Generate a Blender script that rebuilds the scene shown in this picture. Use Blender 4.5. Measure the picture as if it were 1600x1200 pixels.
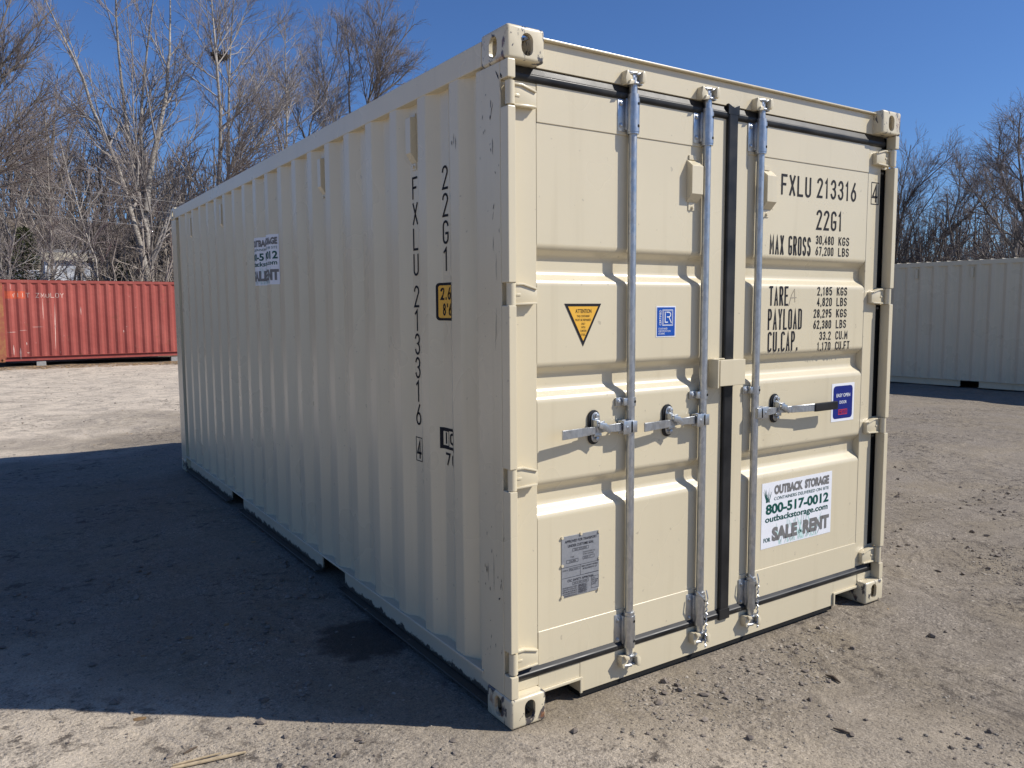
import bpy, bmesh, math, random
import numpy as np
from mathutils import Vector, Matrix
R = math.radians
rng = np.random.default_rng(7)
random.seed(7)
for o in list(bpy.data.objects):
    bpy.data.objects.remove(o)
SC = bpy.context.scene
COL = SC.collection

# ------------------------------------------------------------------ camera, light, exposure
cam_d = bpy.data.cameras.new('camera')
cam = bpy.data.objects.new('camera', cam_d); COL.objects.link(cam)
cam_d.sensor_width = 36; cam_d.lens = 1236.6 / 1600 * 36
cam_d.clip_start = .05; cam_d.clip_end = 3000
rgt = Vector((0.83371936, -0.55215482, -0.00608929))
dwn = Vector((-0.05727063, -0.07549648, -0.99550005))
fwd = Vector((0.54921043, 0.83031641, -0.09456513))
mt = Matrix((rgt, -dwn, -fwd)).transposed().to_4x4()
mt.translation = Vector((-1.5708, -2.3922, 1.5954))
cam.matrix_world = mt
SC.camera = cam

SUN = Vector((2.22, -1.785, 2.591)).normalized()
ELEV = math.asin(SUN.z); AZ = math.atan2(SUN.x, SUN.y)
w = bpy.data.worlds.new('World'); SC.world = w; w.use_nodes = True
nt = w.node_tree; bg = nt.nodes['Background']
sky = nt.nodes.new('ShaderNodeTexSky'); sky.sky_type = 'NISHITA'; sky.sun_disc = False
sky.sun_elevation = ELEV; sky.sun_rotation = AZ
sky.air_density = 1.0; sky.dust_density = 0.45; sky.ozone_density = 3.2; sky.altitude = 50
tint = nt.nodes.new('ShaderNodeMix'); tint.data_type = 'RGBA'; tint.blend_type = 'MULTIPLY'; tint.inputs[0].default_value = 1
tint.inputs[7].default_value = (.63, .89, 1.31, 1)          # a clear, dry, deep blue spring sky, the same all round
nt.links.new(sky.outputs[0], tint.inputs[6])
nt.links.new(tint.outputs[2], bg.inputs[0]); bg.inputs[1].default_value = 0.078
sd = bpy.data.lights.new('sun', 'SUN'); sd.energy = 5.0; sd.angle = R(.5); sd.color = (1, .95, .87)
so = bpy.data.objects.new('sun', sd); COL.objects.link(so)
so.rotation_euler = SUN.to_track_quat('Z', 'Y').to_euler(); so.location = (20, -20, 30)
SC.view_settings.view_transform = 'Standard'; SC.view_settings.look = 'None'
SC.view_settings.gamma = 1; SC.view_settings.use_curve_mapping = False
SC.view_settings.exposure = 0.12
SC.render.engine = 'CYCLES'
SC.cycles.max_bounces = 6

# ------------------------------------------------------------------ helpers
def tag(o, label=None, cat=None, group=None, kind=None):
    for k, v in (('label', label), ('category', cat), ('group', group), ('kind', kind)):
        if v: o[k] = v
    return o

def empty(name, loc, rz=0.0):
    o = bpy.data.objects.new(name, None); COL.objects.link(o)
    o.location = loc; o.rotation_euler = (0, 0, rz); o.empty_display_size = .2
    return o

ORG = Vector((1.219, 3.029, 0))          # base centre of a twenty-foot container, in its own corner frame
def link(name, me, parent):
    o = bpy.data.objects.new(name, me); COL.objects.link(o)
    if parent is not None:
        o.parent = parent
        if parent.type == 'EMPTY' and parent.get('corner_frame'): o.location = -ORG
    return o

def inst(o, d, parent=None, name=None):   # a copy of a part and of its sub-parts, moved by d
    c = o.copy(); COL.objects.link(c)
    if name: c.name = name
    c.parent = parent if parent is not None else o.parent
    c.location = o.location + Vector(d)
    for ch in list(o.children):
        inst(ch, (0, 0, 0), c)
    return c

def weighted(o):          # keep wide flats flat and let only the narrow bends shade round
    m = o.modifiers.new('normals', 'WEIGHTED_NORMAL'); m.keep_sharp = True; m.weight = 100; m.mode = 'FACE_AREA'
    return o

class MB:
    def __init__(s): s.V = []; s.F = []
    def add(s, V, F):
        b = len(s.V); s.V += [tuple(v) for v in V]; s.F += [tuple(i + b for i in f) for f in F]; return s
    def box(s, x0, x1, y0, y1, z0, z1):
        return s.add([(x, y, z) for z in (z0, z1) for y in (y0, y1) for x in (x0, x1)],
                     [(0, 2, 3, 1), (4, 5, 7, 6), (0, 1, 5, 4), (2, 6, 7, 3), (0, 4, 6, 2), (1, 3, 7, 5)])
    def prism(s, poly, ax, a0, a1):
        n = len(poly)
        def P(p, a): return {'x': (a, p[0], p[1]), 'y': (p[0], a, p[1]), 'z': (p[0], p[1], a)}[ax]
        V = [P(p, a0) for p in poly] + [P(p, a1) for p in poly]
        F = [tuple(range(n)), tuple(range(2 * n - 1, n - 1, -1))] + [(i, (i + 1) % n, n + (i + 1) % n, n + i) for i in range(n)]
        return s.add(V, F)
    def cyl(s, p0, p1, r0, r1=None, n=16):
        p0 = Vector(p0); p1 = Vector(p1); r1 = r0 if r1 is None else r1
        d = (p1 - p0).normalized(); u = d.orthogonal().normalized(); v = d.cross(u)
        V = []
        for p, r in ((p0, r0), (p1, r1)):
            for i in range(n):
                a = 2 * math.pi * i / n; V.append(p + (u * math.cos(a) + v * math.sin(a)) * r)
        F = [tuple(range(n)), tuple(range(2 * n - 1, n - 1, -1))] + [(i, (i + 1) % n, n + (i + 1) % n, n + i) for i in range(n)]
        return s.add(V, F)
    def tube(s, pts, r, n=8, ref=(0, 1, .1)):
        pts = [Vector(p) for p in pts]; V = []; m = len(pts)
        for i, p in enumerate(pts):
            d = (pts[min(i + 1, m - 1)] - pts[max(i - 1, 0)]).normalized()
            u = d.cross(Vector(ref)); u = (u if u.length > 1e-3 else d.orthogonal()).normalized(); v = d.cross(u)
            rr = r[i] if isinstance(r, (list, tuple)) else r
            for k in range(n):
                a = 2 * math.pi * k / n; V.append(p + (u * math.cos(a) + v * math.sin(a)) * rr)
        F = [tuple(range(n)), tuple(range(m * n - 1, m * n - n - 1, -1))]
        for i in range(m - 1):
            for k in range(n):
                F.append((i * n + k, i * n + (k + 1) % n, (i + 1) * n + (k + 1) % n, (i + 1) * n + k))
        return s.add(V, F)
    def map(s, fn): s.V = [tuple(fn(*v)) for v in s.V]; return s
    def bm(s):
        b = bmesh.new(); vs = [b.verts.new(v) for v in s.V]
        for f in s.F:
            try: b.faces.new([vs[i] for i in f])
            except ValueError: pass
        return b
    def mesh(s, name, mat, bevel=0, seg=2, smooth=True, normals=True, ang=32):
        b = s.bm()
        if normals: bmesh.ops.recalc_face_normals(b, faces=b.faces)
        if bevel:
            es = [e for e in b.edges if len(e.link_faces) == 2 and e.calc_face_angle(0) > R(25)]
            bmesh.ops.bevel(b, geom=es, offset=bevel, segments=seg, affect='EDGES', clamp_overlap=True, profile=.5)
        me = bpy.data.meshes.new(name); b.to_mesh(me); b.free()
        if smooth:
            me.polygons.foreach_set('use_smooth', [True] * len(me.polygons)); me.set_sharp_from_angle(angle=R(ang))
        me.materials.append(mat); return me
    def build(s, name, mat, parent=None, wn=False, **k):
        o = link(name, s.mesh(name, mat, **k), parent)
        if wn or k.get('bevel'): weighted(o)
        return o

def np_obj(name, V, F, mat, parent=None, smooth=True):
    V = np.asarray(V, np.float32); F = np.asarray(F, np.int32)
    me = bpy.data.meshes.new(name); k = F.shape[1]
    me.vertices.add(len(V)); me.vertices.foreach_set('co', V.ravel())
    me.loops.add(F.size); me.loops.foreach_set('vertex_index', F.ravel())
    me.polygons.add(len(F)); me.polygons.foreach_set('loop_start', np.arange(len(F), dtype=np.int32) * k)
    me.polygons.foreach_set('loop_total', np.full(len(F), k, np.int32))
    me.polygons.foreach_set('use_smooth', np.full(len(F), smooth))
    me.update(calc_edges=True); me.validate()
    me.materials.append(mat)
    o = bpy.data.objects.new(name, me); COL.objects.link(o)
    if parent is not None: o.parent = parent
    return o

# ------------------------------------------------------------------ materials
class NT:
    def __init__(s, name, rough=.5, metal=0, spec=.5):
        s.m = bpy.data.materials.new(name); s.m.use_nodes = True
        s.t = s.m.node_tree; s.b = s.t.nodes['Principled BSDF']
        s.b.inputs['Roughness'].default_value = rough; s.b.inputs['Metallic'].default_value = metal
        s.b.inputs['Specular IOR Level'].default_value = spec
    def n(s, ty, **k):
        x = s.t.nodes.new(ty)
        for a, v in k.items():
            if a.startswith('i_'):
                key = a[2:]; key = int(key) if key.isdigit() else key.replace('_', ' ')
                if hasattr(v, 'links') or isinstance(v, bpy.types.NodeSocket): s.t.links.new(v, x.inputs[key])
                else: x.inputs[key].default_value = v
            else: setattr(x, a, v)
        return x
    def co(s, scale=(1, 1, 1)):
        c = s.n('ShaderNodeTexCoord').outputs['Object']
        if scale != (1, 1, 1):
            c = s.n('ShaderNodeMapping', i_0=c, i_Scale=scale).outputs[0]
        return c
    def noise(s, sc, det=4, rough=.55, c=None, dist=0):
        x = s.n('ShaderNodeTexNoise'); x.inputs['Scale'].default_value = sc; x.inputs['Detail'].default_value = det
        x.inputs['Roughness'].default_value = rough; x.inputs['Distortion'].default_value = dist
        s.t.links.new(c if c is not None else s.co(), x.inputs['Vector']); return x.outputs['Fac']
    def ramp(s, f, stops):
        x = s.n('ShaderNodeValToRGB'); s.t.links.new(f, x.inputs[0]); e = x.color_ramp.elements
        while len(e) < len(stops): e.new(.5)
        for q, (p, c) in zip(e, stops):
            q.position = p; q.color = (*c, 1) if isinstance(c, (tuple, list)) else (c, c, c, 1)
        return x.outputs[0]
    def mix(s, f, a, b, mode='MIX'):
        x = s.n('ShaderNodeMix', data_type='RGBA', blend_type=mode)
        for v, k in ((f, 0), (a, 6), (b, 7)):
            if isinstance(v, bpy.types.NodeSocket): s.t.links.new(v, x.inputs[k])
            else: x.inputs[k].default_value = v if k == 0 else (*v, 1)
        return x.outputs[2]
    def math(s, op, a, b=0.0):
        x = s.n('ShaderNodeMath', operation=op)
        for v, k in ((a, 0), (b, 1)):
            if isinstance(v, bpy.types.NodeSocket): s.t.links.new(v, x.inputs[k])
            else: x.inputs[k].default_value = v
        return x.outputs[0]
    def color(s, v):
        if isinstance(v, bpy.types.NodeSocket): s.t.links.new(v, s.b.inputs['Base Color'])
        else: s.b.inputs['Base Color'].default_value = (*v, 1)
        return s
    def rough(s, v): s.t.links.new(v, s.b.inputs['Roughness']); return s
    def bump(s, h, strength=.3, dist=.01):
        x = s.n('ShaderNodeBump'); x.inputs['Strength'].default_value = strength; x.inputs['Distance'].default_value = dist
        s.t.links.new(h, x.inputs['Height']); s.t.links.new(x.outputs[0], s.b.inputs['Normal']); return s

def flat(name, col, rough=.5, metal=0, var=.06, sc=30):
    m = NT(name, rough, metal, .25)
    f = m.noise(sc, 3)
    m.color(m.ramp(f, [(.3, tuple(c * (1 - var) for c in col)), (.7, tuple(min(1, c * (1 + var)) for c in col))])); return m.m

def paint(name, col, chips=0.0, wave=.04):
    m = NT(name, .25, 0, .62)
    big = m.noise(1.3, 3)
    c = m.ramp(big, [(.3, tuple(x * .955 for x in col)), (.7, tuple(x * 1.03 for x in col))])
    # thin grime film and a few run marks
    st = m.noise(1, 4, .6, m.co((14, 14, .7)))
    c = m.mix(m.ramp(st, [(.56, 0.0), (.74, .16)]), c, (col[0] * .62, col[1] * .58, col[2] * .5))
    sp = m.noise(38, 2, .5)
    c = m.mix(m.ramp(sp, [(.72, 0.0), (.76, .35)]), c, (.20, .17, .13))
    if chips:
        ch = m.noise(22, 5, .62, m.co((1, 1, .55)), .6)
        c = m.mix(m.ramp(ch, [(.62 - chips * .05, 0.0), (.65 - chips * .05, .92)]), c, (.035, .035, .05))
        ru = m.noise(11, 5, .65)
        c = m.mix(m.ramp(ru, [(.60, 0.0), (.70, .75)]), c, (.23, .085, .03))
    m.color(c)
    m.rough(m.ramp(m.noise(1.7, 3), [(.3, .26), (.7, .31)]))
    m.bump(m.noise(2.2, 2, .4), wave, .012)
    return m.m

CREAM_C = (.615, .54, .382)
CREAM = paint('cream_paint', CREAM_C)
CREAM_WORN = paint('cream_paint_chipped', CREAM_C, 1.0, .1)
def dirty_rail():
    m = NT('cream_paint_muddy', .55)
    c = m.noise(1.3, 3); c = m.ramp(c, [(.3, (.55, .48, .35)), (.7, (.62, .54, .4))])
    z = m.n('ShaderNodeSeparateXYZ', i_0=m.co()).outputs[2]
    n = m.noise(16, 5, .7)
    k = m.math('ADD', m.math('MULTIPLY', z, -15.0), m.math('MULTIPLY', n, 1.7))
    c = m.mix(m.ramp(k, [(.02, 0.0), (.16, .95)]), c, (.028, .026, .024))
    m.color(c); return m.m
CREAM_MUD = dirty_rail()
def galv_mat():
    m = NT('galvanised_steel', .3, .92)
    v = m.n('ShaderNodeTexVoronoi', feature='F1'); v.inputs['Scale'].default_value = 90
    m.t.links.new(m.co((1, 1, .5)), v.inputs['Vector'])
    c = m.ramp(v.outputs['Color'], [(.2, (.43, .445, .46)), (.8, (.53, .54, .545))])
    n = m.noise(24, 4); m.color(m.mix(m.ramp(n, [(.5, 0.0), (.75, .3)]), c, (.25, .26, .27)))
    m.rough(m.ramp(n, [(.3, .28), (.7, .48)])); return m.m
GALV = galv_mat()
def rubber_mat():
    m = NT('black_rubber', .45, 0, .3); n = m.noise(7, 5)
    m.color(m.ramp(n, [(.35, (.008, .008, .009)), (.75, (.030, .029, .028))])); m.rough(m.ramp(n, [(.3, .34), (.7, .5)])); return m.m
RUBBER = rubber_mat()
INK = flat('black_ink', (.010, .010, .014), .7)
INK_GREY = flat('grey_ink', (.17, .165, .16), .5)
PENCIL = flat('pencil_grey', (.33, .29, .23), .6)
WHITE = flat('white_vinyl', (.74, .75, .78), .35, var=.02)
YELLOW = flat('yellow_vinyl', (.72, .40, .055), .4)
BLUE = flat('blue_vinyl', (.012, .075, .36), .35)
NAVY = flat('navy_vinyl', (.008, .018, .17), .3)
GREEN = flat('dark_green_ink', (.006, .075, .06), .45)
MINT = flat('pale_mint_ink', (.50, .68, .64), .45)
STEEL_GREY = flat('plate_aluminium', (.30, .31, .33), .42, .35, .08, 80)
PLATE_INK = flat('plate_etching', (.035, .035, .045), .5)
REDINK = flat('red_ink', (.45, .03, .06), .45)
DARK = flat('underside_black', (.012, .012, .012), .8)
HOLE = flat('dark_hole', (.008, .008, .008), .9)
SCUFF = flat('scuff_black', (.03, .03, .04), .7, var=.4)
def red_mat():
    m = NT('faded_red_paint', .62)
    c = m.ramp(m.noise(.8, 4), [(.3, (.27, .05, .037)), (.7, (.34, .074, .056))])
    st = m.noise(1, 4, .6, m.co((9, 9, .6)))
    c = m.mix(m.ramp(st, [(.55, 0.0), (.75, .45)]), c, (.42, .15, .11))
    ch = m.noise(6, 6, .72)
    c = m.mix(m.ramp(ch, [(.66, 0.0), (.70, .8)]), c, (.60, .42, .34))
    ru = m.noise(3.1, 6, .7)
    c = m.mix(m.ramp(ru, [(.60, 0.0), (.70, .7)]), c, (.20, .065, .03))
    m.color(c); m.bump(m.noise(3, 3), .5, .03); return m.m
RED = red_mat()
def rust_mat():
    m = NT('rusty_orange_steel', .75)
    c = m.ramp(m.noise(5, 6, .7), [(.3, (.31, .07, .05)), (.46, (.32, .10, .05)), (.60, (.37, .16, .06)), (.75, (.18, .06, .035))])
    m.color(c); m.bump(m.noise(30, 4), .3, .004); return m.m
RUST = rust_mat()
ORANGE = flat('faded_orange_patch', (.52, .10, .05), .6, var=.15, sc=12)
FADED = flat('flaking_white_lettering', (.62, .42, .36), .6, var=.2, sc=40)

# ------------------------------------------------------------------ lettering
_fc = {}
def font_mesh(s, bold):
    k = (s, bold)
    if k not in _fc:
        cu = bpy.data.curves.new('lettering', 'FONT'); cu.body = s; cu.fill_mode = 'FRONT'; cu.offset = bold; cu.resolution_u = 3
        ob = bpy.data.objects.new('lettering', cu); COL.objects.link(ob)
        dg = bpy.context.evaluated_depsgraph_get(); dg.update()
        me = bpy.data.meshes.new_from_object(ob.evaluated_get(dg))
        V = np.array([v.co[:2] for v in me.vertices]) if len(me.vertices) else np.zeros((1, 2)); F = [tuple(p.vertices) for p in me.polygons]
        bpy.data.objects.remove(ob); bpy.data.curves.remove(cu); bpy.data.meshes.remove(me)
        lo = V.min(0); hi = V.max(0); _fc[k] = ((V - lo) / np.maximum(hi - lo, 1e-6), F)
    return _fc[k]
def text(mb, s, x0, z0, x1, z1, y, bold=0.0, skew=0.0):
    V, F = font_mesh(s, bold)
    return mb.add([(x0 + (x1 - x0) * u + skew * v * (z1 - z0), y, z0 + (z1 - z0) * v) for u, v in V], F)
def arc(cx, cy, rx, ry, a0, a1, n=8):
    return [(cx + rx * math.cos(R(a0 + (a1 - a0) * i / n)), cy + ry * math.sin(R(a0 + (a1 - a0) * i / n))) for i in range(n + 1)]
def glyph(c, w, h):
    r = w / 2; e = min(r, h * .24)
    G = {
     '0': [arc(r, h - e, r, e, 180, 0) + arc(r, e, r, e, 0, -180) + [(0, h - e)]],
     '1': [[(.12 * w, h * .84), (.55 * w, h), (.55 * w, 0)]],
     '2': [arc(r, h - e, r, e, 175, -25) + [(0, 0), (w, 0)]],
     '3': [arc(r, .755 * h, r * .94, .245 * h, 165, -90)[:-1] + arc(r, .265 * h, r, .265 * h, 84, -165)],
     '4': [[(.72 * w, 0), (.72 * w, h), (0, .27 * h), (w, .27 * h)]],
     '5': [[(w * .95, h), (.08 * w, h), (0, .55 * h)] + arc(r, .31 * h, r, .31 * h, 125, -160)],
     '6': [[(.78 * w, h), (.08 * w, .42 * h)], arc(r, .29 * h, r, .29 * h, 0, 360, 14)],
     '7': [[(0, h), (w, h), (.36 * w, 0)]],
     '8': [arc(r, .76 * h, r * .9, .24 * h, 0, 360, 14), arc(r, .26 * h, r, .26 * h, 0, 360, 14)],
     '9': [[(.22 * w, 0), (.92 * w, .58 * h)], arc(r, .71 * h, r, .29 * h, 0, 360, 14)],
     'F': [[(w, h), (0, h), (0, 0)], [(0, .52 * h), (.78 * w, .52 * h)]],
     'X': [[(0, 0), (w, h)], [(0, h), (w, 0)]],
     'L': [[(0, h), (0, 0), (w, 0)]],
     'U': [[(0, h)] + arc(r, e, r, e, 180, 360) + [(w, h)]],
     'G': [arc(r, h - e, r, e, 10, 180) + arc(r, e, r, e, 180, 360) + [(w, .45 * h), (.55 * w, .45 * h)]],
     'C': [arc(r, h - e, r, e, 5, 180) + arc(r, e, r, e, 180, 355)],
     'M': [[(0, 0), (0, h), (r, .3 * h), (w, h), (w, 0)]],
     'A': [[(0, 0), (r, h), (w, 0)], [(.2 * w, .3 * h), (.8 * w, .3 * h)]],
     'R': [[(0, 0), (0, h)] + arc(w - e * .9, h * .76, e * .9, h * .24, 90, -90) + [(0, .52 * h)], [(.5 * w, .52 * h), (w, 0)]],
     'P': [[(0, 0), (0, h)] + arc(w - e * .9, h * .75, e * .9, h * .25, 90, -90) + [(0, .5 * h)]],
     'D': [[(0, 0), (0, h)] + arc(w - e, h - e, e, e, 90, 0, 5) + arc(w - e, e, e, e, 0, -90, 5) + [(0, 0)]],
     'S': [arc(r, .76 * h, r, .24 * h, 15, 255) + arc(r, .26 * h, r, .26 * h, 75, -165)],
     'T': [[(0, h), (w, h)], [(r, h), (r, 0)]],
     'E': [[(w, h), (0, h), (0, 0), (w, 0)], [(0, .52 * h), (.8 * w, .52 * h)]],
     'Y': [[(0, h), (r, .45 * h), (w, h)], [(r, .45 * h), (r, 0)]],
     'K': [[(0, 0), (0, h)], [(w, h), (0, .42 * h)], [(.3 * w, .58 * h), (w, 0)]],
     'B': [[(0, 0), (0, h)] + arc(w - e, h * .76, e * .85, h * .24, 90, -90) + [(0, .52 * h)], [(.2 * w, .52 * h)] + arc(w - e, h * .26, e, h * .26, 90, -90) + [(0, 0)]],
     'm': [[(0, 0), (0, .6 * h)] + arc(w * .27, .5 * h, w * .23, .12 * h, 170, 0, 4) + [(w * .5, 0)], [(w * .5, .45 * h)] + arc(w * .77, .5 * h, w * .23, .12 * h, 170, 0, 4) + [(w, 0)]],
     'i': [[(r, 0), (r, .62 * h)], [(r, .82 * h), (r, .97 * h)]],
     '.': [[(r, 0), (r, .09 * h)]], ',': [[(r, .09 * h), (.3 * w, -.1 * h)]], "'": [[(r, h), (r, .8 * h)]],
     '"': [[(.1 * w, h), (.1 * w, .78 * h)], [(.9 * w, h), (.9 * w, .78 * h)]], ' ': []}
    G['O'] = G['0']; return G[c]
ADV = {'1': .72, '.': .4, ',': .4, ' ': .62, "'": .3, '"': .5, 'i': .4, 'M': 1.15, 'm': 1.5}
_sk = [0]
def stroke(mb, pts, s, y):
    _sk[0] += 1; y = y - (_sk[0] % 60) * 3e-6
    P = [Vector(p) for p in pts]; n = len(P); closed = n > 3 and (P[0] - P[-1]).length < 1e-6
    V = []
    for i in range(n):
        a = P[i - 1] if i else (P[-2] if closed else None); b = P[i + 1] if i < n - 1 else (P[1] if closed else None)
        d0 = (P[i] - a).normalized() if a is not None else (b - P[i]).normalized()
        d1 = (b - P[i]).normalized() if b is not None else d0
        n0 = Vector((-d0.y, d0.x)); n1 = Vector((-d1.y, d1.x)); m = n0 + n1
        m = n0 if m.length < .1 else m.normalized(); k = s / 2 / max(.45, m.dot(n0))
        p = P[i]
        if a is None: p = p - d0 * s * .42
        if b is None: p = p + d0 * s * .42
        V += [(p.x + m.x * k, y, p.y + m.y * k), (p.x - m.x * k, y, p.y - m.y * k)]
    mb.add(V, [(2 * i, 2 * i + 1, 2 * i + 3, 2 * i + 2) for i in range(n - 1)])
def stencil(mb, s, x0, z0, x1, z1, y, st, gap=.34):
    tot = sum(ADV.get(c, 1) for c in s) + gap * (len(s) - 1); u = (x1 - x0) / tot; x = x0
    for c in s:
        a = ADV.get(c, 1) * u
        for pl in glyph(c, max(a - st, a * .3), z1 - z0 - st):
            stroke(mb, [(p[0] + x + st / 2, p[1] + z0 + st / 2) for p in pl], st, y)
        x += a + gap * u
    return mb

# ------------------------------------------------------------------ shipping container
L, W, H = 6.058, 2.438, 2.591
Y0, PITCH = .358, .278                 # first outer flat of the side wall, corrugation pitch
XO, XI = .005, .041                    # outer and inner flats of the left wall
def corr_line():
    pts = [(.215, XI), (.290, XI)]
    k = 0
    while Y0 + PITCH * k + .072 + .068 < L - .25:
        a = Y0 + PITCH * k
        pts += [(a, XO), (a + .072, XO), (a + .14, XI), (a + .21, XI)]; k += 1
    pts = [p for i, p in enumerate(pts)]
    pts.append((L - .215, XI)); return pts
CORR = corr_line()
def wall_x(y):
    for (a, xa), (b, xb) in zip(CORR, CORR[1:]):
        if a <= y <= b: return xa + (xb - xa) * (y - a) / max(b - a, 1e-6)
    return XI
def rounded(pts, r=.012, n=3):
    out = [pts[0]]
    for a, b, c in zip(pts, pts[1:], pts[2:]):
        a = Vector(a); b = Vector(b); c = Vector(c)
        if (b - a).length < 1e-6 or (c - b).length < 1e-6: continue
        d0 = (a - b).normalized(); d1 = (c - b).normalized()
        if abs(d0.dot(d1) + 1) < 1e-4: out.append(tuple(b)); continue
        q = min(r, (a - b).length * .45, (c - b).length * .45)
        p0 = b + d0 * q; p1 = b + d1 * q
        for i in range(n + 1):
            t = i / n; out.append(tuple(p0 * (1 - t) ** 2 + b * 2 * t * (1 - t) + p1 * t * t))
    out.append(pts[-1]); return out

def casting_mesh(name, mat, sx, sy, sz):
    # corner at the local origin, body towards +x +y +z; sx.. mirror it
    def ob(mb, bevel=0, seg=2):
        me = mb.mesh('t', mat, bevel=bevel, seg=seg); o = bpy.data.objects.new('t', me); COL.objects.link(o); return o
    body = ob(MB().box(.0, .162, .0, .178, 0, .118), .011, 3)
    cut = [ob(MB().box(.015, .147, .015, .163, .012, .106))]
    def slot(w, h):
        r = w / 2
        return arc(0, h / 2 - r, r, r, 0, 180, 8) + arc(0, -(h / 2 - r), r, r, 180, 360, 8)
    cut.append(ob(MB().prism([(p[0] + .086, p[1] + .062) for p in slot(.05, .079)], 'y', -.02, .05)))
    cut.append(ob(MB().prism([(p[0] + .094, p[1] + .062) for p in slot(.053, .079)], 'x', -.02, .05)))
    cut.append(ob(MB().prism([(p[1] + .081, p[0] + .089) for p in slot(.0635, .124)][::-1], 'z', -.03, .06)))
    for c in cut:
        m = body.modifiers.new('b', 'BOOLEAN'); m.operation = 'DIFFERENCE'; m.solver = 'EXACT'; m.object = c
    dg = bpy.context.evaluated_depsgraph_get(); dg.update()
    me = bpy.data.meshes.new_from_object(body.evaluated_get(dg)); me.name = name
    for o in cut + [body]: bpy.data.objects.remove(o)
    me.transform(Matrix.Diagonal((sx, sy, sz, 1)))
    if sx * sy * sz < 0: me.flip_normals()
    me.materials.clear(); me.materials.append(mat)
    me.set_sharp_from_angle(angle=R(32))
    return me

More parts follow.
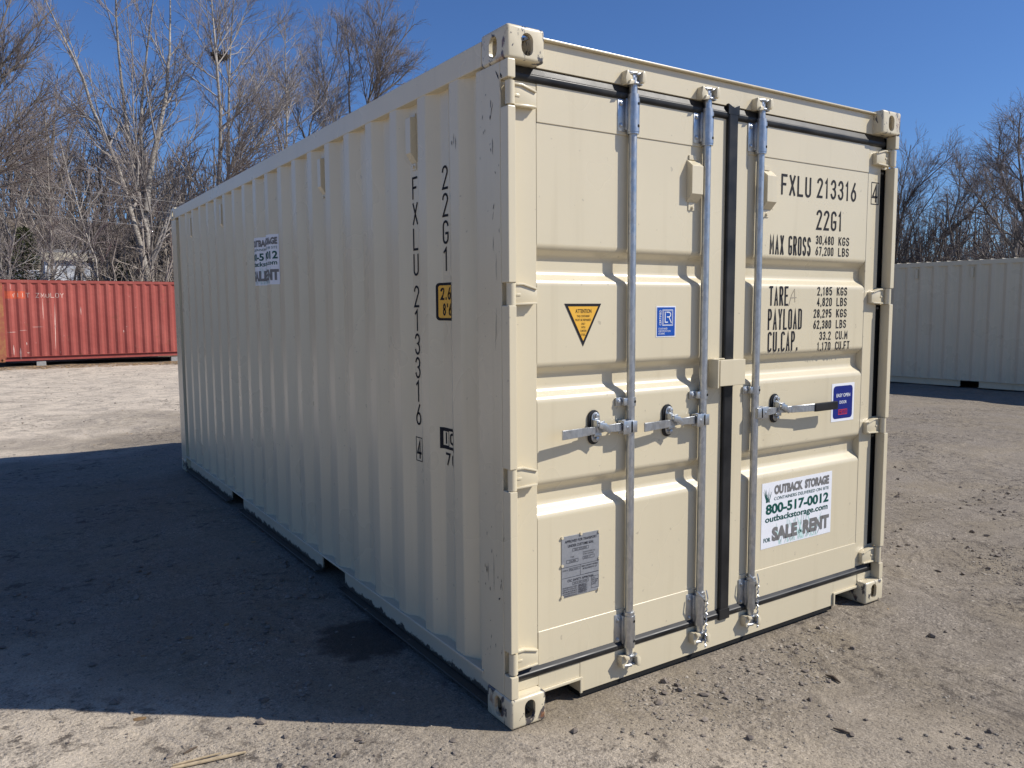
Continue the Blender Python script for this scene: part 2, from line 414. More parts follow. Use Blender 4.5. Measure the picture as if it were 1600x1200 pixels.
def container(root, M, casting_mat, post_mat=None, rail_mat=None, pockets=True):
    root['corner_frame'] = 1
    post_mat = post_mat or M; rail_mat = rail_mat or M
    # corrugated side walls
    def wall(mirror):
        pl = rounded(CORR, .008, 3); n = len(pl)
        nz = 1
        V = [(p[1], p[0], z) for z in (.150, 2.49) for p in pl]
        F = [(i, i + 1, n + i + 1, n + i) for i in range(n - 1)]
        mb = MB().add(V, F)
        if mirror: mb.map(lambda x, y, z: (W - x, y, z))
        return mb.build('corrugated_side_wall', M, root, ang=80, wn=True)
    wl = wall(False); wall(True)
    for mir in (0, 1):
        f = (lambda x, y, z: (W - x, y, z)) if mir else (lambda x, y, z: (x, y, z))
        MB().box(.002, .062, .178, L - .178, 2.482, 2.575).map(f).build('top_rail', M, root, bevel=.006)
        # bottom rail: C section with a flange above and below; fork pockets interrupt the web
        mb = MB()
        mb.box(-.004, .07, .20, L - .20, .152, .163)
        for a, b in (((.178, 1.785), (2.145, 3.915), (4.275, L - .178)) if pockets else ((.178, L - .178),)):
            mb.box(.045, .056, a, b, .030, .1515)
            mb.box(-.002, .0445, a, b, .024, .031)
        mb.map(f).build('bottom_rail', rail_mat, root, bevel=.002, seg=1)
    # roof with cross corrugations that peek over the top rails
    pr = []
    y = .18
    while y < L - .30:
        pr += [(y, 2.566), (y + .05, 2.566), (y + .075, 2.588), (y + .16, 2.588), (y + .185, 2.566)]; y += .209
    pr.append((L - .18, 2.566)); n = len(pr)
    MB().add([(x, p[0], p[1]) for x in (.03, W - .03) for p in pr], [(i, i + 1, n + i + 1, n + i) for i in range(n - 1)]).build('roof', M, root, ang=20)
    MB().box(.06, W - .06, .12, L - .05, .125, .15).build('floor', DARK, root)
    # corner castings
    for sx in (1, -1):
        for sy in (1, -1):
            for sz in (1, -1):
                me = casting_mesh('corner_casting', casting_mat, sx, sy, sz)
                o = link('corner_casting', me, root)
                o.location = -ORG + Vector((0 if sx > 0 else W, 0 if sy > 0 else L, 0 if sz > 0 else H))
    # far (closed) end
    for mir in (0, 1):
        f = (lambda x, y, z: (W - x, y, z)) if mir else (lambda x, y, z: (x, y, z))
        MB().prism([(.003, L - .003), (.003, L - .215), (.045, L - .215), (.045, L - .06), (.12, L - .06), (.12, L - .003)], 'z', .118, 2.473).map(f).build('corner_post', post_mat, root, bevel=.004)
    pts = [(.12, L - .045)]
    x = .2
    while x < W - .3:
        pts += [(x, L - .045), (x + .068, L - .01), (x + .14, L - .01), (x + .208, L - .045)]; x += .28
    pts.append((W - .12, L - .045)); pl = pts; n = len(pl)
    MB().add([(p[0], p[1], z) for z in (.12, 2.48) for p in pl], [(i, i + 1, n + i + 1, n + i) for i in range(n - 1)]).build('corrugated_end_wall', M, root, ang=20)
    MB().box(.162, W - .162, L - .06, L - .004, 2.48, 2.575).build('end_header', M, root, bevel=.004)
    MB().box(.162, W - .162, L - .06, L - .004, .03, .15).build('end_sill', M, root, bevel=.004)
    # door end frame
    zs = (.118, .206, .298, .92, 1.003, 1.608, 1.69, 2.312, 2.408, 2.473)
    for mir in (0, 1):
        f = (lambda x, y, z: (W - x, y, z)) if mir else (lambda x, y, z: (x, y, z))
        mb = MB().box(.003, .012, .055, .222, .118, 2.473).box(.0125, .058, .135, .222, .118, 2.473)
        for a, b in zip(zs[::2], zs[1::2]): mb.box(.003, .037, .003, .0545, a, b)
        for a, b in zip(zs[1::2], zs[2::2]): mb.box(.0125, .062, .0595, .068, a - .004, b + .004)
        mb.map(f).build('corner_post', post_mat, root, bevel=.005, seg=2)
    MB().box(.162, W - .162, .053, .15, 2.474, 2.571).box(.163, W - .163, .034, .17, 2.5715, 2.579).build('door_header', M, root, bevel=.0025)
    mb = MB().box(.372, 2.066, .053, .15, .028, .160).box(.163, .3715, .054, .15, .088, .160).box(2.0665, W - .163, .054, .15, .088, .160)
    for a, b, c in ((.163, .3715, .366), (2.0665, W - .163, 2.066)):
        mb.box(a, b, .043, .0535, .085, .0965)
    mb.box(.366, .378, .043, .0525, .028, .0965).box(2.060, 2.072, .043, .0525, .028, .0965)
    mb.build('door_sill', M, root, bevel=.0025)
    MB().box(.375, 2.063, .057, .14, .007, .0275).build('black_undercoat', DARK, root)
    return wl

def side_map(mb, d):       # lay a flat sheet drawn in (y, z) with x == 0 onto the corrugated wall, d proud of it
    b = mb.bm()
    ys = [v.co.y for v in b.verts]; lo, hi = min(ys), max(ys)
    for (yy, _) in CORR:
        if lo < yy < hi:
            bmesh.ops.bisect_plane(b, geom=b.verts[:] + b.edges[:] + b.faces[:], plane_co=(0, yy, 0), plane_no=(0, 1, 0))
    for v in b.verts: v.co.x = wall_x(v.co.y) - d
    out = MB(); b.verts.index_update()
    out.V = [tuple(v.co) for v in b.verts]; out.F = [tuple(q.index for q in f.verts) for f in b.faces]; b.free(); return out
def to_side(mb, ycentre):  # door-plane drawing (x right, z up) -> left side wall (reading direction is -y)
    return mb.map(lambda x, y, z: (0, ycentre - x, z))

# ---- main container
MAIN = tag(empty('shipping_container', ORG), 'cream storage container in the foreground with closed double doors and galvanised lock rods', 'shipping container', 'shipping containers on the lot')
container(MAIN, CREAM, CREAM_WORN, CREAM, CREAM_MUD)

YP, YG = .060, .097        # raised panels and groove bottoms of the doors
def door_profile():
    z = []
    for a, b, c, d in ((1.825, 1.792, 1.730, 1.697), (1.376, 1.346, 1.285, 1.248), (.921, .888, .830, .792)):
        z += [(YP, a), (YG, b), (YG, c), (YP, d)]
    return rounded([(YP, 2.2805)] + z + [(YP, .3325)], .016, 4)
def door_mesh(x0, x1, xa, xb):
    """x0..x1 whole door, xa..xb its corrugated panel"""
    mb = MB(); pr = door_profile(); n = len(pr)
    mb.add([(x, p[0], p[1]) for x in (xa, xb) for p in pr], [(i, i + 1, n + i + 1, n + i) for i in range(n - 1)])
    fr = MB().box(x0, xa - .0012, YP - .001, .108, .150, 2.452).box(xb + .0012, x1, YP - .001, .108, .150, 2.452)
    fr.box(xa - .001, xb + .001, YP - .0035, .106, 2.281, 2.45).box(xa - .001, xb + .001, YP - .0035, .106, .152, .332)
    fr.box(xa, xb, .1, .107, .34, 2.27)
    me = mb.mesh('a', CREAM, ang=60); b = bmesh.new(); b.from_mesh(me)
    m2 = fr.mesh('b', CREAM, bevel=.003, seg=2); b.from_mesh(m2)
    out = bpy.data.meshes.new('door'); b.to_mesh(out); b.free(); out.materials.append(CREAM)
    out.polygons.foreach_set('use_smooth', [True] * len(out.polygons)); out.set_sharp_from_angle(angle=R(50))
    bpy.data.meshes.remove(me); bpy.data.meshes.remove(m2); return out
doorL = weighted(link('door', door_mesh(.070, 1.190, .166, 1.088), MAIN)); doorL['label'] = 'left door with two lock rods, warning triangle and metal data plate'
doorR = weighted(link('door', door_mesh(1.245, 2.368, 1.335, 2.258), MAIN)); doorR['label'] = 'right door with weight lettering and the storage company sign'

# rubber gaskets
def gasket_poly(z0, z1):
    m = (z0 + z1) / 2
    return [(.075, z0), (.053, z0), (.046, z0 + .008), (.0445, z0 + .024), (.0485, z0 + .028), (.0575, z1 - .003), (.060, z1), (.075, z1)]
for nm, (a, b) in {'top': (2.418, 2.4715), 'bottom': (.155, .201)}.items():
    MB().prism(rounded(gasket_poly(a, b), .005, 2), 'x', .060, 2.378).build('rubber_gasket', RUBBER, MAIN, ang=40)
cg = MB().prism([(1.186, .080), (1.186, .045), (1.192, .041), (1.241, .041), (1.247, .045), (1.247, .080)], 'z', .150, 2.462)
cg.prism([(1.180, 2.436), (1.180, 2.482), (1.216, 2.468), (1.252, 2.482), (1.252, 2.436)], 'y', .040, .07)
cg.prism([(1.182, .150), (1.182, .200), (1.250, .200), (1.250, .150)], 'y', .0395, .07)
cg.build('rubber_gasket', RUBBER, MAIN, bevel=.002)
for x in (.0125, W - .0685): MB().box(x, x + .056, .070, .13, .119, 2.472).build('rubber_gasket', HOLE, MAIN)
for x in (.0375, W - .162): MB().box(x, x + .1245, .052, .14, .1185, .1545).build('sill_end', CREAM, MAIN, bevel=.002)

# hinges: barrel, tapered blade with ribs, lug
def hinge(mir):
    f = (lambda x, y, z: (W - x, y, z)) if mir else (lambda x, y, z: (x, y, z))
    mb = MB().cyl((.026, .024, .002), (.026, .024, .083), .0175, n=20)
    bl = MB().prism([(.03, .002), (.03, .083), (.085, .083), (.150, .064), (.150, .006)], 'y', .034, .0585)
    for q in ([(.045, .083), (.083, .083), (.145, .066), (.145, .059), (.083, .0755), (.045, .0755)], [(.045, .002), (.145, .006), (.145, .013), (.045, .010)]):
        bl.prism(q, 'y', .027, .0345)
    bl.box(.05, .075, .031, .0345, .036, .046)
    me = mb.map(f).mesh('hinge', CREAM, ang=40); b = bmesh.new(); b.from_mesh(me)
    m2 = bl.map(f).mesh('h2', CREAM, bevel=.003); b.from_mesh(m2); me2 = bpy.data.meshes.new('hinge'); b.to_mesh(me2); b.free(); me2.materials.append(CREAM)
    me2.polygons.foreach_set('use_smooth', [True] * len(me2.polygons)); me2.set_sharp_from_angle(angle=R(35)); return me2
for door, mir in ((doorL, 0), (doorR, 1)):
    me = hinge(mir)
    for z in (.2095, .9195, 1.6065, 2.3175):
        o = link('hinge', me, door); o.location = (0, 0, z)
        px = W - .026 if mir else .026
        p = MB().cyl((px, .024, -.004), (px, .024, .090), .009, n=12).build('hinge_pin', CREAM, None); p.parent = door; p.location = (0, 0, z); p.name = 'hinge_pin'

# lock rods with bearings, guides, cams and handles
RY = .036
RODS = (.620, 1.044, 1.391)
def bolt(mb, x, y, z, r=.0085, h=.008):
    mb.cyl((x, y, z), (x, y - .003, z), r * 1.35, n=12); mb.cyl((x, y - .003, z), (x, y - h, z), r, n=6)
def bearing():        # sleeve with a flange to the left; origin on the rod axis, base of the bracket
    a = MB().cyl((0, RY, 0), (0, RY, .130), .0265, n=20).cyl((0, RY, .1305), (0, RY, .146), .0235, n=20).cyl((0, RY, -.008), (0, RY, -.0005), .025, n=20)
    fl = MB().box(-.064, -.010, .054, .0590, .002, .136).box(-.030, -.0245, .042, .0540, .008, .130)
    for z in (.026, .110): bolt(fl, -.047, .054, z, .0075, .007)
    ho = MB()
    for z in (.022, .108):
        d = Vector((.30, -.95, 0)).normalized(); p = Vector((0, RY, z)) + d * .0255
        ho.cyl(p, p + d * .0018, .0062, n=10)
    return a, fl, ho
def join(parts, name):
    b = bmesh.new(); mats = []
    for mb, mat, kw in parts:
        me = mb.mesh('t', mat, **kw); n0 = len(b.faces); b.from_mesh(me)
        if mat not in mats: mats.append(mat)
        b.faces.ensure_lookup_table()
        for f in b.faces[n0:]: f.material_index = mats.index(mat)
        bpy.data.meshes.remove(me)
    out = bpy.data.meshes.new(name); b.to_mesh(out); b.free()
    for m in mats: out.materials.append(m)
    out.polygons.foreach_set('use_smooth', [True] * len(out.polygons)); out.set_sharp_from_angle(angle=R(35)); return out
ba, bf, bh = bearing()
ME_BEAR = join([(ba, GALV, {}), (bf, GALV, dict(bevel=.002)), (bh, HOLE, {})], 'rod_bearing')
ga = MB().cyl((0, RY, 0), (0, RY, .036), .0215, n=18); gf = MB().box(-.066, -.012, .050, .0585, .001, .035).box(-.040, -.008, .030, .0495, .003, .033); bolt(gf, -.053, .05, .018, .009)
gh = MB(); d = Vector((.30, -.95, 0)).normalized(); p = Vector((0, RY, .018)) + d * .0205; gh.cyl(p, p + d * .0018, .006, n=10)
ME_GUIDE = join([(ga, GALV, {}), (gf, GALV, dict(bevel=.002)), (gh, HOLE, {})], 'rod_guide')
# cam (galvanised fork) and its keeper (cream) - drawn for the top, mirrored for the bottom
ca = MB().cyl((0, RY, -.03), (0, RY, .014), .0155, n=16).cyl((0, RY, .004), (0, RY, .011), .0255, n=18)
ca.prism([(-.013, .0112), (.013, .0112), (.011, .03), (.015, .044), (.005, .054), (-.010, .050), (-.014, .034)], 'y', RY - .014, RY + .012)
ca.cyl((-.036, RY - .010, .046), (.004, RY - .014, .049), .0072, n=10)
ca.prism([(.004, .046), (.020, .052), (.024, .046), (.008, .038)], 'y', RY - .022, RY - .004)
ca.prism([(.008, .0115), (.032, .002), (.036, .008), (.014, .022)], 'y', RY - .018, RY + .002)
ke = MB().prism([(-.048, .000), (-.020, .004), (-.014, .022), (-.020, .036), (-.030, .038), (-.034, .052), (-.044, .054), (-.052, .024)], 'y', .020, .0528)
ke.prism([(-.046, -.004), (-.020, .002), (-.016, .016), (-.036, .016)], 'y', .008, .0198)
ke.prism([(.020, .014), (.030, .008), (.042, .022), (.041, .046), (.032, .056), (.022, .050)], 'y', .004, .0528)
ke.box(-.047, .041, .0490, .0522, .006, .034)
nut = MB(); nut.cyl((.0425, .02, .046), (.048, .018, .048), .005, n=6)
ME_CAM = join([(ca, GALV, dict(bevel=.0025))], 'locking_cam')
ME_KEEP = join([(ke, CREAM, dict(bevel=.003)), (nut, HOLE, {})], 'cam_keeper')
def mirrored_z(me):
    m = me.copy(); m.transform(Matrix.Diagonal((1, 1, -1, 1))); m.flip_normals(); m.set_sharp_from_angle(angle=R(35)); return m
ME_CAMB, ME_KEEPB, ME_BEARB = mirrored_z(ME_CAM), mirrored_z(ME_KEEP), ME_BEAR
for i, x in enumerate(RODS):
    door = doorL if i < 2 else doorR
    MB().cyl((x, RY, .118), (x, RY, 2.500), .0172, n=24).build('lock_rod', GALV, door)
    for me, nm, z in ((ME_BEAR, 'rod_bearing', 2.292), (ME_BEARB, 'rod_bearing', .176), (ME_GUIDE, 'rod_guide', 1.196), (ME_CAM, 'locking_cam', 2.470), (ME_CAMB, 'locking_cam', .140)):
        o = link(nm, me, door); o.location = (x, 0, z)
    for me, z in ((ME_KEEP, 2.470), (ME_KEEPB, .140)):
        o = link('cam_keeper', me, MAIN); o.location = -ORG + Vector((x, 0, z))

def handle(x, z, sgn, grip, door, px):
    """hub on the rod, flat bar towards sgn, catch at px"""
    S = lambda v: x + sgn * v
    def sb(mb, a, b, *r): return mb.box(min(S(a), S(b)), max(S(a), S(b)), *r)
    hub = MB(); sb(hub, .012, .062, .006, .013, z - .026, z + .030); sb(hub, .012, .062, .0355, .042, z - .026, z + .030); sb(hub, -.012, .024, .006, .046, z - .022, z + .026); sb(hub, .05, .062, .0131, .0354, z + .024, z + .030)
    hub.cyl((S(.042), .004, z + .002), (S(.042), .044, z + .002), .007, n=10)
    ln = .378 if not grip else .41
    bar = MB()
    def seg(u0, u1, y0, y1, za, zb, h0, h1, t=.0075):
        V = []
        for u, y, zz, h in ((u0, y0, za, h0), (u1, y1, zb, h1)):
            for yy in (y, y + t):
                V += [(S(u), yy, zz - h), (S(u), yy, zz + h)]
        bar.add(V, [(0, 1, 3, 2), (4, 6, 7, 5), (0, 4, 5, 1), (2, 3, 7, 6), (0, 2, 6, 4), (1, 5, 7, 3)])
    zb = z + .004
    seg(.045, .095, .018, .018, zb, zb, .017, .017)
    seg(.0951, .150, .018, .022, zb, zb, .0168, .013, .011)
    seg(.1501, .235, .022, .010, zb, zb - .001, .0129, .0155, .011)
    seg(.2351, ln, .010, -.002, zb - .001, zb - .003, .0166, .0185, .008)
    parts = [(hub, GALV, dict(bevel=.002)), (bar, GALV, dict(bevel=.0015, seg=1))]
    me = join(parts, 'door_handle'); h = link('door_handle', me, door)
    if grip:
        g = MB(); g.V = []; sb(g, .398, .578, -.008, .010, zb - .024, zb + .017); g.build('rubber_grip', RUBBER, door, bevel=.005)
    def pill(w, hh): r = w / 2; return arc(0, hh / 2 - r, r, r, 0, 180, 10) + arc(0, -(hh / 2 - r), r, r, 180, 360, 10)
    back = MB().prism([(p[0] + px, p[1] + z + .010) for p in pill(.058, .140)], 'y', .052, .0592)
    cat = MB().prism([(p[0] + px + .004, p[1] + z + .010) for p in pill(.042, .122)], 'y', .046, .0518)
    bolt(cat, px + .004, .046, z + .056, .010, .013); bolt(cat, px + .004, .046, z - .036, .010, .013)
    cat.box(px - .018, px - .012, .012, .0458, z - .004, z + .042); cat.box(px - .014, px + .022, .030, .0458, z - .026, z - .012)
    cat.prism([(px - .010, z + .036), (px + .024, z + .030), (px + .050, z - .002), (px + .040, z - .014), (px + .012, z + .006), (px - .012, z + .012)], 'y', .001, .0075)
    cat.prism([(px - .010, z + .036), (px + .018, z + .040), (px + .020, z + .030), (px - .010, z + .028)], 'y', .0078, .045)
    link('handle_catch', join([(back, RUBBER, dict(bevel=.002)), (cat, GALV, dict(bevel=.002))], 'handle_catch'), door)
handle(RODS[0], 1.110, -1, False, doorL, .440)
handle(RODS[1], 1.104, -1, False, doorL, .848)
handle(RODS[2], 1.104, 1, True, doorR, 1.555)

# lock box over the centre seam
lb = MB().box(1.113, 1.278, .000, .008, 1.248, 1.364).box(1.113, 1.121, .0082, .058, 1.249, 1.363).box(1.27, 1.278, .0082, .058, 1.249, 1.363).box(1.1212, 1.2698, .0082, .058, 1.355, 1.363)
lb.build('lock_box', CREAM, doorR, bevel=.0035)
lb = MB().box(1.098, 1.1075, .000, .0585, 1.240, 1.368).box(1.1077, 1.180, .034, .0585, 1.3645, 1.370); lb.build('lock_box_bracket', CREAM, doorL, bevel=.003)
# vents on the doors
def vent(x):
    pr = [(YP, 1.0), (YP - .034, .972), (YP - .034, .855), (YP - .002, .822), (YP, .822)]
    return MB().prism([(a, b + 1.222) for a, b in pr], 'x', x, x + .066).box(x + .010, x + .05, YP - .004, YP - .0005, 2.010, 2.044).box(x + .010, x + .05, YP - .006, YP - .0005, 2.222, 2.242)
for x, d in ((.948, doorL), (1.432, doorR)):
    v = vent(x); bolt(v, x + .032, YP - .004, 2.022, .006)
    v.build('vent_cover', CREAM, d, bevel=.003)

# loose wire seals hanging at two lock rods
for x, zt in ((RODS[1], .335), (RODS[2], .345)):
    lp = [(x - .03, .022, zt - .005), (x - .015, .004, zt - .03), (x + .008, .000, zt - .055), (x + .024, .008, zt - .045), (x + .026, .020, zt - .01)]
    a = MB().tube(lp, .0028, 6)
    ch = []
    for i in range(27):
        t = i / 26; ch.append((x + .008 + .012 * t * (1 if x > 1.2 else .4) + .0035 * math.sin(i * 2.1), .000 + .010 * t + .0035 * math.cos(i * 2.1), zt - .055 - .215 * t))
    a.tube(ch, [.0038 if i % 2 else .0024 for i in range(27)], 6)
    a.build('wire_seal', GALV, doorL if x < 1.2 else doorR)

# ---- lettering and stickers on the doors (flat print)
YL = YP - .0012
def print_on(parent, name, mat, fn, label=None):
    mb = MB(); fn(mb); o = mb.build(name, mat, parent, smooth=False)
    if label: o['label'] = label
    return o
def st(s, x0, z0, x1, z1, w): return lambda mb: stencil(mb, s, x0, z0, x1, z1, YL, w)
for s, x0, z0, x1, z1, w in (
    ('FXLU', 1.570, 2.121, 1.793, 2.218, .0118), ('213316', 1.840, 2.126, 2.160, 2.222, .0118), ('22G1', 1.842, 1.972, 2.048, 2.069, .0118),
    ('MAX GROSS', 1.498, 1.842, 1.803, 1.934, .0098), ('TARE', 1.503, 1.602, 1.643, 1.695, .0098), ('PAYLOAD', 1.498, 1.488, 1.750, 1.588, .0098), ('CU.CAP.', 1.500, 1.384, 1.722, 1.480, .0098)):
    print_on(doorR, 'stencil_lettering', INK, st(s, x0, z0, x1, z1, w))
for s, u, x0, xe, xu, x2, z0 in (
    ('30,480', 'KGS', 1.842, 1.985, 2.025, 2.113, 1.902), ('67,200', 'LBS', 1.842, 1.985, 2.025, 2.113, 1.848),
    ('2,185', 'KGS', 1.866, 1.985, 2.025, 2.110, 1.652), ('4,820', 'LBS', 1.866, 1.985, 2.025, 2.110, 1.599), ('28,295', 'KGS', 1.842, 1.985, 2.025, 2.112, 1.542),
    ('62,380', 'LBS', 1.842, 1.985, 2.025, 2.110, 1.487), ('33.2', 'CU.M', 1.893, 1.985, 2.025, 2.125, 1.430), ('1,170', 'CU.FT', 1.878, 1.985, 2.025, 2.145, 1.377)):
    print_on(doorR, 'stencil_lettering', INK, st(s, x0, z0, xe, z0 + .043, .0062)); print_on(doorR, 'stencil_lettering', INK, st(u, xu, z0, x2, z0 + .043, .0062))
print_on(doorR, 'pencil_mark', PENCIL, lambda mb: [stroke(mb, q, .0028, YL - .0002) for q in ([(1.648, 1.602), (1.668, 1.655), (1.690, 1.682)], [(1.688, 1.682), (1.694, 1.62)], [(1.660, 1.640), (1.704, 1.642)])])
def boxed4(mb):
    stencil(mb, '4', 2.296, 2.135, 2.346, 2.228, YL - .001, .011)
    a, b, c, d, t = 2.288, 2.356, 2.124, 2.238, .004
    for q in ([(a, c), (b, c), (b, c + t), (a, c + t)], [(a, d - t), (b, d - t), (b, d), (a, d)], [(a, c + t), (a + t, c + t), (a + t, d - t), (a, d - t)], [(b - t, c + t), (b, c + t), (b, d - t), (b - t, d - t)]):
        mb.add([(x, YL - .001, z) for x, z in q], [(0, 1, 2, 3)])
print_on(doorR, 'stencil_lettering', INK, boxed4)
def sheet(mb, x0, x1, z0, z1, y, t=.0006): return mb.box(x0, x1, y, y + t, z0, z1)
def rrect(mb, x0, x1, z0, z1, r, y):
    q = arc(x1 - r, z1 - r, r, r, 90, 0, 5) + arc(x1 - r, z0 + r, r, r, 0, -90, 5) + arc(x0 + r, z0 + r, r, r, 270, 180, 5) + arc(x0 + r, z1 - r, r, r, 180, 90, 5)
    return mb.add([(a, y, b) for a, b in q], [tuple(range(len(q)))])
def outline(mb, x0, x1, z0, z1, t, y):
    for q in ((x0, x1, z0, z0 + t), (x0, x1, z1 - t, z1), (x0, x0 + t, z0 + t, z1 - t), (x1 - t, x1, z0 + t, z1 - t)):
        mb.add([(q[0], y, q[2]), (q[1], y, q[2]), (q[1], y, q[3]), (q[0], y, q[3])], [(0, 1, 2, 3)])
# warning triangle
tri = MB().prism([(.296, 1.614), (.480, 1.614), (.388, 1.446)], 'y', YL, YL + .0008).build('warning_triangle', INK, MAIN); tri['label'] = 'yellow inverted warning triangle with black border'
MB().add([(.313, YL - .0006, 1.603), (.463, YL - .0006, 1.603), (.388, YL - .0006, 1.468)], [(0, 1, 2)]).build('yellow_field', YELLOW, tri)
def trit(mb):
    y = YL - .0012
    text(mb, 'ATTENTION', .349, 1.577, .429, 1.593, y, .004)
    for s, w, z in (('THIS CONTAINER', .064, 1.561), ('MUST BE REPAIRED', .078, 1.546), ('ONLY', .020, 1.531), ('WITH', .020, 1.517), ('CORTEN', .031, 1.503), ('STEEL', .024, 1.488)):
        text(mb, s, .388 - w / 2, z, .388 + w / 2, z + .0085, y)
print_on(tri, 'lettering', INK, trit)['kind'] = 'stuff'
# classification sticker
lr = MB(); sheet(lr, .780, .893, 1.472, 1.603, YL); lr = lr.build('certification_sticker', WHITE, MAIN); lr['label'] = 'blue certification sticker with white letters'
q = MB(); sheet(q, .785, .888, 1.477, 1.598, YL - .0012, .0006); q.build('blue_field', BLUE, lr)
def lrt(mb):
    y = YL - .0018
    outline(mb, .815, .876, 1.520, 1.588, .0022, y); outline(mb, .8195, .8715, 1.5245, 1.5835, .0012, y)
    stroke(mb, [(.830, 1.577), (.830, 1.535), (.845, 1.535)], .0042, y)
    stroke(mb, [(.839, 1.577)] + arc(.852, 1.567, .010, .010, 90, -90, 6) + [(.842, 1.557)], .0042, y); stroke(mb, [(.852, 1.557), (.866, 1.533)], .0042, y)
    t = MB(); text(t, 'CERTIFIED', 0, 0, .064, .0115, 0, .006); mb.add([(.808 - v[2], y, 1.522 + v[0]) for v in t.V], t.F)
    for s, w, z in (('CONTAINER', .052, 1.504), ('CERTIFICATION', .070, 1.4935), ('SCHEME', .036, 1.483)): text(mb, s, .792, z, .792 + w, z + .0075, y)
print_on(lr, 'lettering', WHITE, lrt)['kind'] = 'stuff'
# easy open sticker
es = MB(); sheet(es, 2.009, 2.201, 1.006, 1.203, YL); es = es.build('door_sticker', WHITE, MAIN); es['label'] = 'dark blue easy open door sticker beside the black grip'
q = MB(); rrect(q, 2.022, 2.186, 1.020, 1.190, .02, YL - .0006); q.build('blue_field', NAVY, es)
def est(mb):
    text(mb, 'EASY OPEN', 2.048, 1.132, 2.164, 1.150, YL - .0012, .012); text(mb, 'DOOR', 2.075, 1.097, 2.135, 1.113, YL - .0012, .012)
print_on(es, 'lettering', WHITE, est)
print_on(es, 'red_emblem', REDINK, lambda mb: (outline(mb, 2.066, 2.142, 1.040, 1.068, .004, YL - .0012), text(mb, 'MEVIS', 2.076, 1.046, 2.132, 1.062, YL - .0012, .01)))
# metal data plate
dp = MB(); sheet(dp, .281, .473, .442, .692, YL - .0015, .0022); dp = dp.build('data_plate', STEEL_GREY, MAIN, bevel=.0006); dp['label'] = 'grey metal data plate with etched approval text'
def dpt(mb):
    y = YL - .0024
    text(mb, 'APPROVED FOR TRANSPORT', .297, .664, .460, .675, y, .012); text(mb, 'UNDER CUSTOMS SEAL', .312, .645, .444, .656, y, .012)
    outline(mb, .335, .418, .626, .638, .0012, y); text(mb, 'GB/C 3272-05000', .345, .6285, .408, .6355, y)
    text(mb, 'TYPE', .324, .600, .343, .606, y); outline(mb, .304, .364, .580, .594, .0012, y); text(mb, 'CX22-20GN', .318, .583, .352, .591, y, .01)
    text(mb, "MANUFACTURER'S NO.", .388, .611, .452, .617, y); text(mb, 'OF THE CONTAINER', .388, .602, .444, .608, y); outline(mb, .388, .448, .584, .597, .0012, y); text(mb, '20G02 17', .394, .587, .428, .594, y)
    for a in ((.284, .470, .565, .5662), (.284, .470, .521, .5222), (.375, .3762, .5225, .565), (.4, .47, .5222, .5232)): mb.add([(a[0], y, a[2]), (a[1], y, a[2]), (a[1], y, a[3]), (a[0], y, a[3])], [(0, 1, 2, 3)])
    text(mb, "OWNER'S NO.", .286, .550, .313, .556, y, .01); outline(mb, .318, .372, .548, .559, .001, y); text(mb, 'FXLU 213316', .321, .5505, .364, .5565, y)
    text(mb, 'TIMBER COMPONENT TREATMENT', .380, .553, .468, .559, y, .01); text(mb, 'IM / RADALEUM FHP 60 / 2017', .388, .542, .462, .549, y, .01)
    text(mb, 'CSC SAFETY APPROVAL', .310, .503, .446, .513, y, .012)
    outline(mb, .335, .418, .488, .499, .0011, y); text(mb, 'GB-LR 3967-10/2005', .342, .4905, .411, .4965, y)
    for i, s in enumerate(('DATE MANUFACTURED', 'IDENTIFICATION NO.', 'MAXIMUM GROSS MASS', 'ALLOWABLE STACKING', 'TRANSVERSE RACKING')):
        text(mb, s, .286, .478 - i * .0085, .358, .4835 - i * .0085, y, .012)
    for i in range(5):
        outline(mb, .363, .410, .4765 - i * .0075, .4838 - i * .0075, .0008, y); text(mb, ('08/2017', '213316', '30480 KG 67200 LB', '192000 KG', '15240 KG')[i], .367, .478 - i * .0075, .404, .4825 - i * .0075, y, .01)
    outline(mb, .432, .470, .455, .505, .001, y)
    for i in range(4): text(mb, ('C.S.C.', 'NEXT EXAM', 'ACEP', 'DATE')[i], .434, .494 - i * .0085, .434 + (.02, .032, .03, .022)[i], .500 - i * .0085, y, .01)
print_on(dp, 'etched_lettering', PLATE_INK, dpt)['kind'] = 'stuff'
cl = MB()
for x, z in ((.283, .689), (.378, .692), (.471, .686), (.283, .575), (.472, .575), (.283, .447), (.470, .444)):
    cl.cyl((x, YL + .001, z), (x, YL - .006, z), .006, n=10)
cl.build('rivet', CREAM, dp)['kind'] = 'stuff'
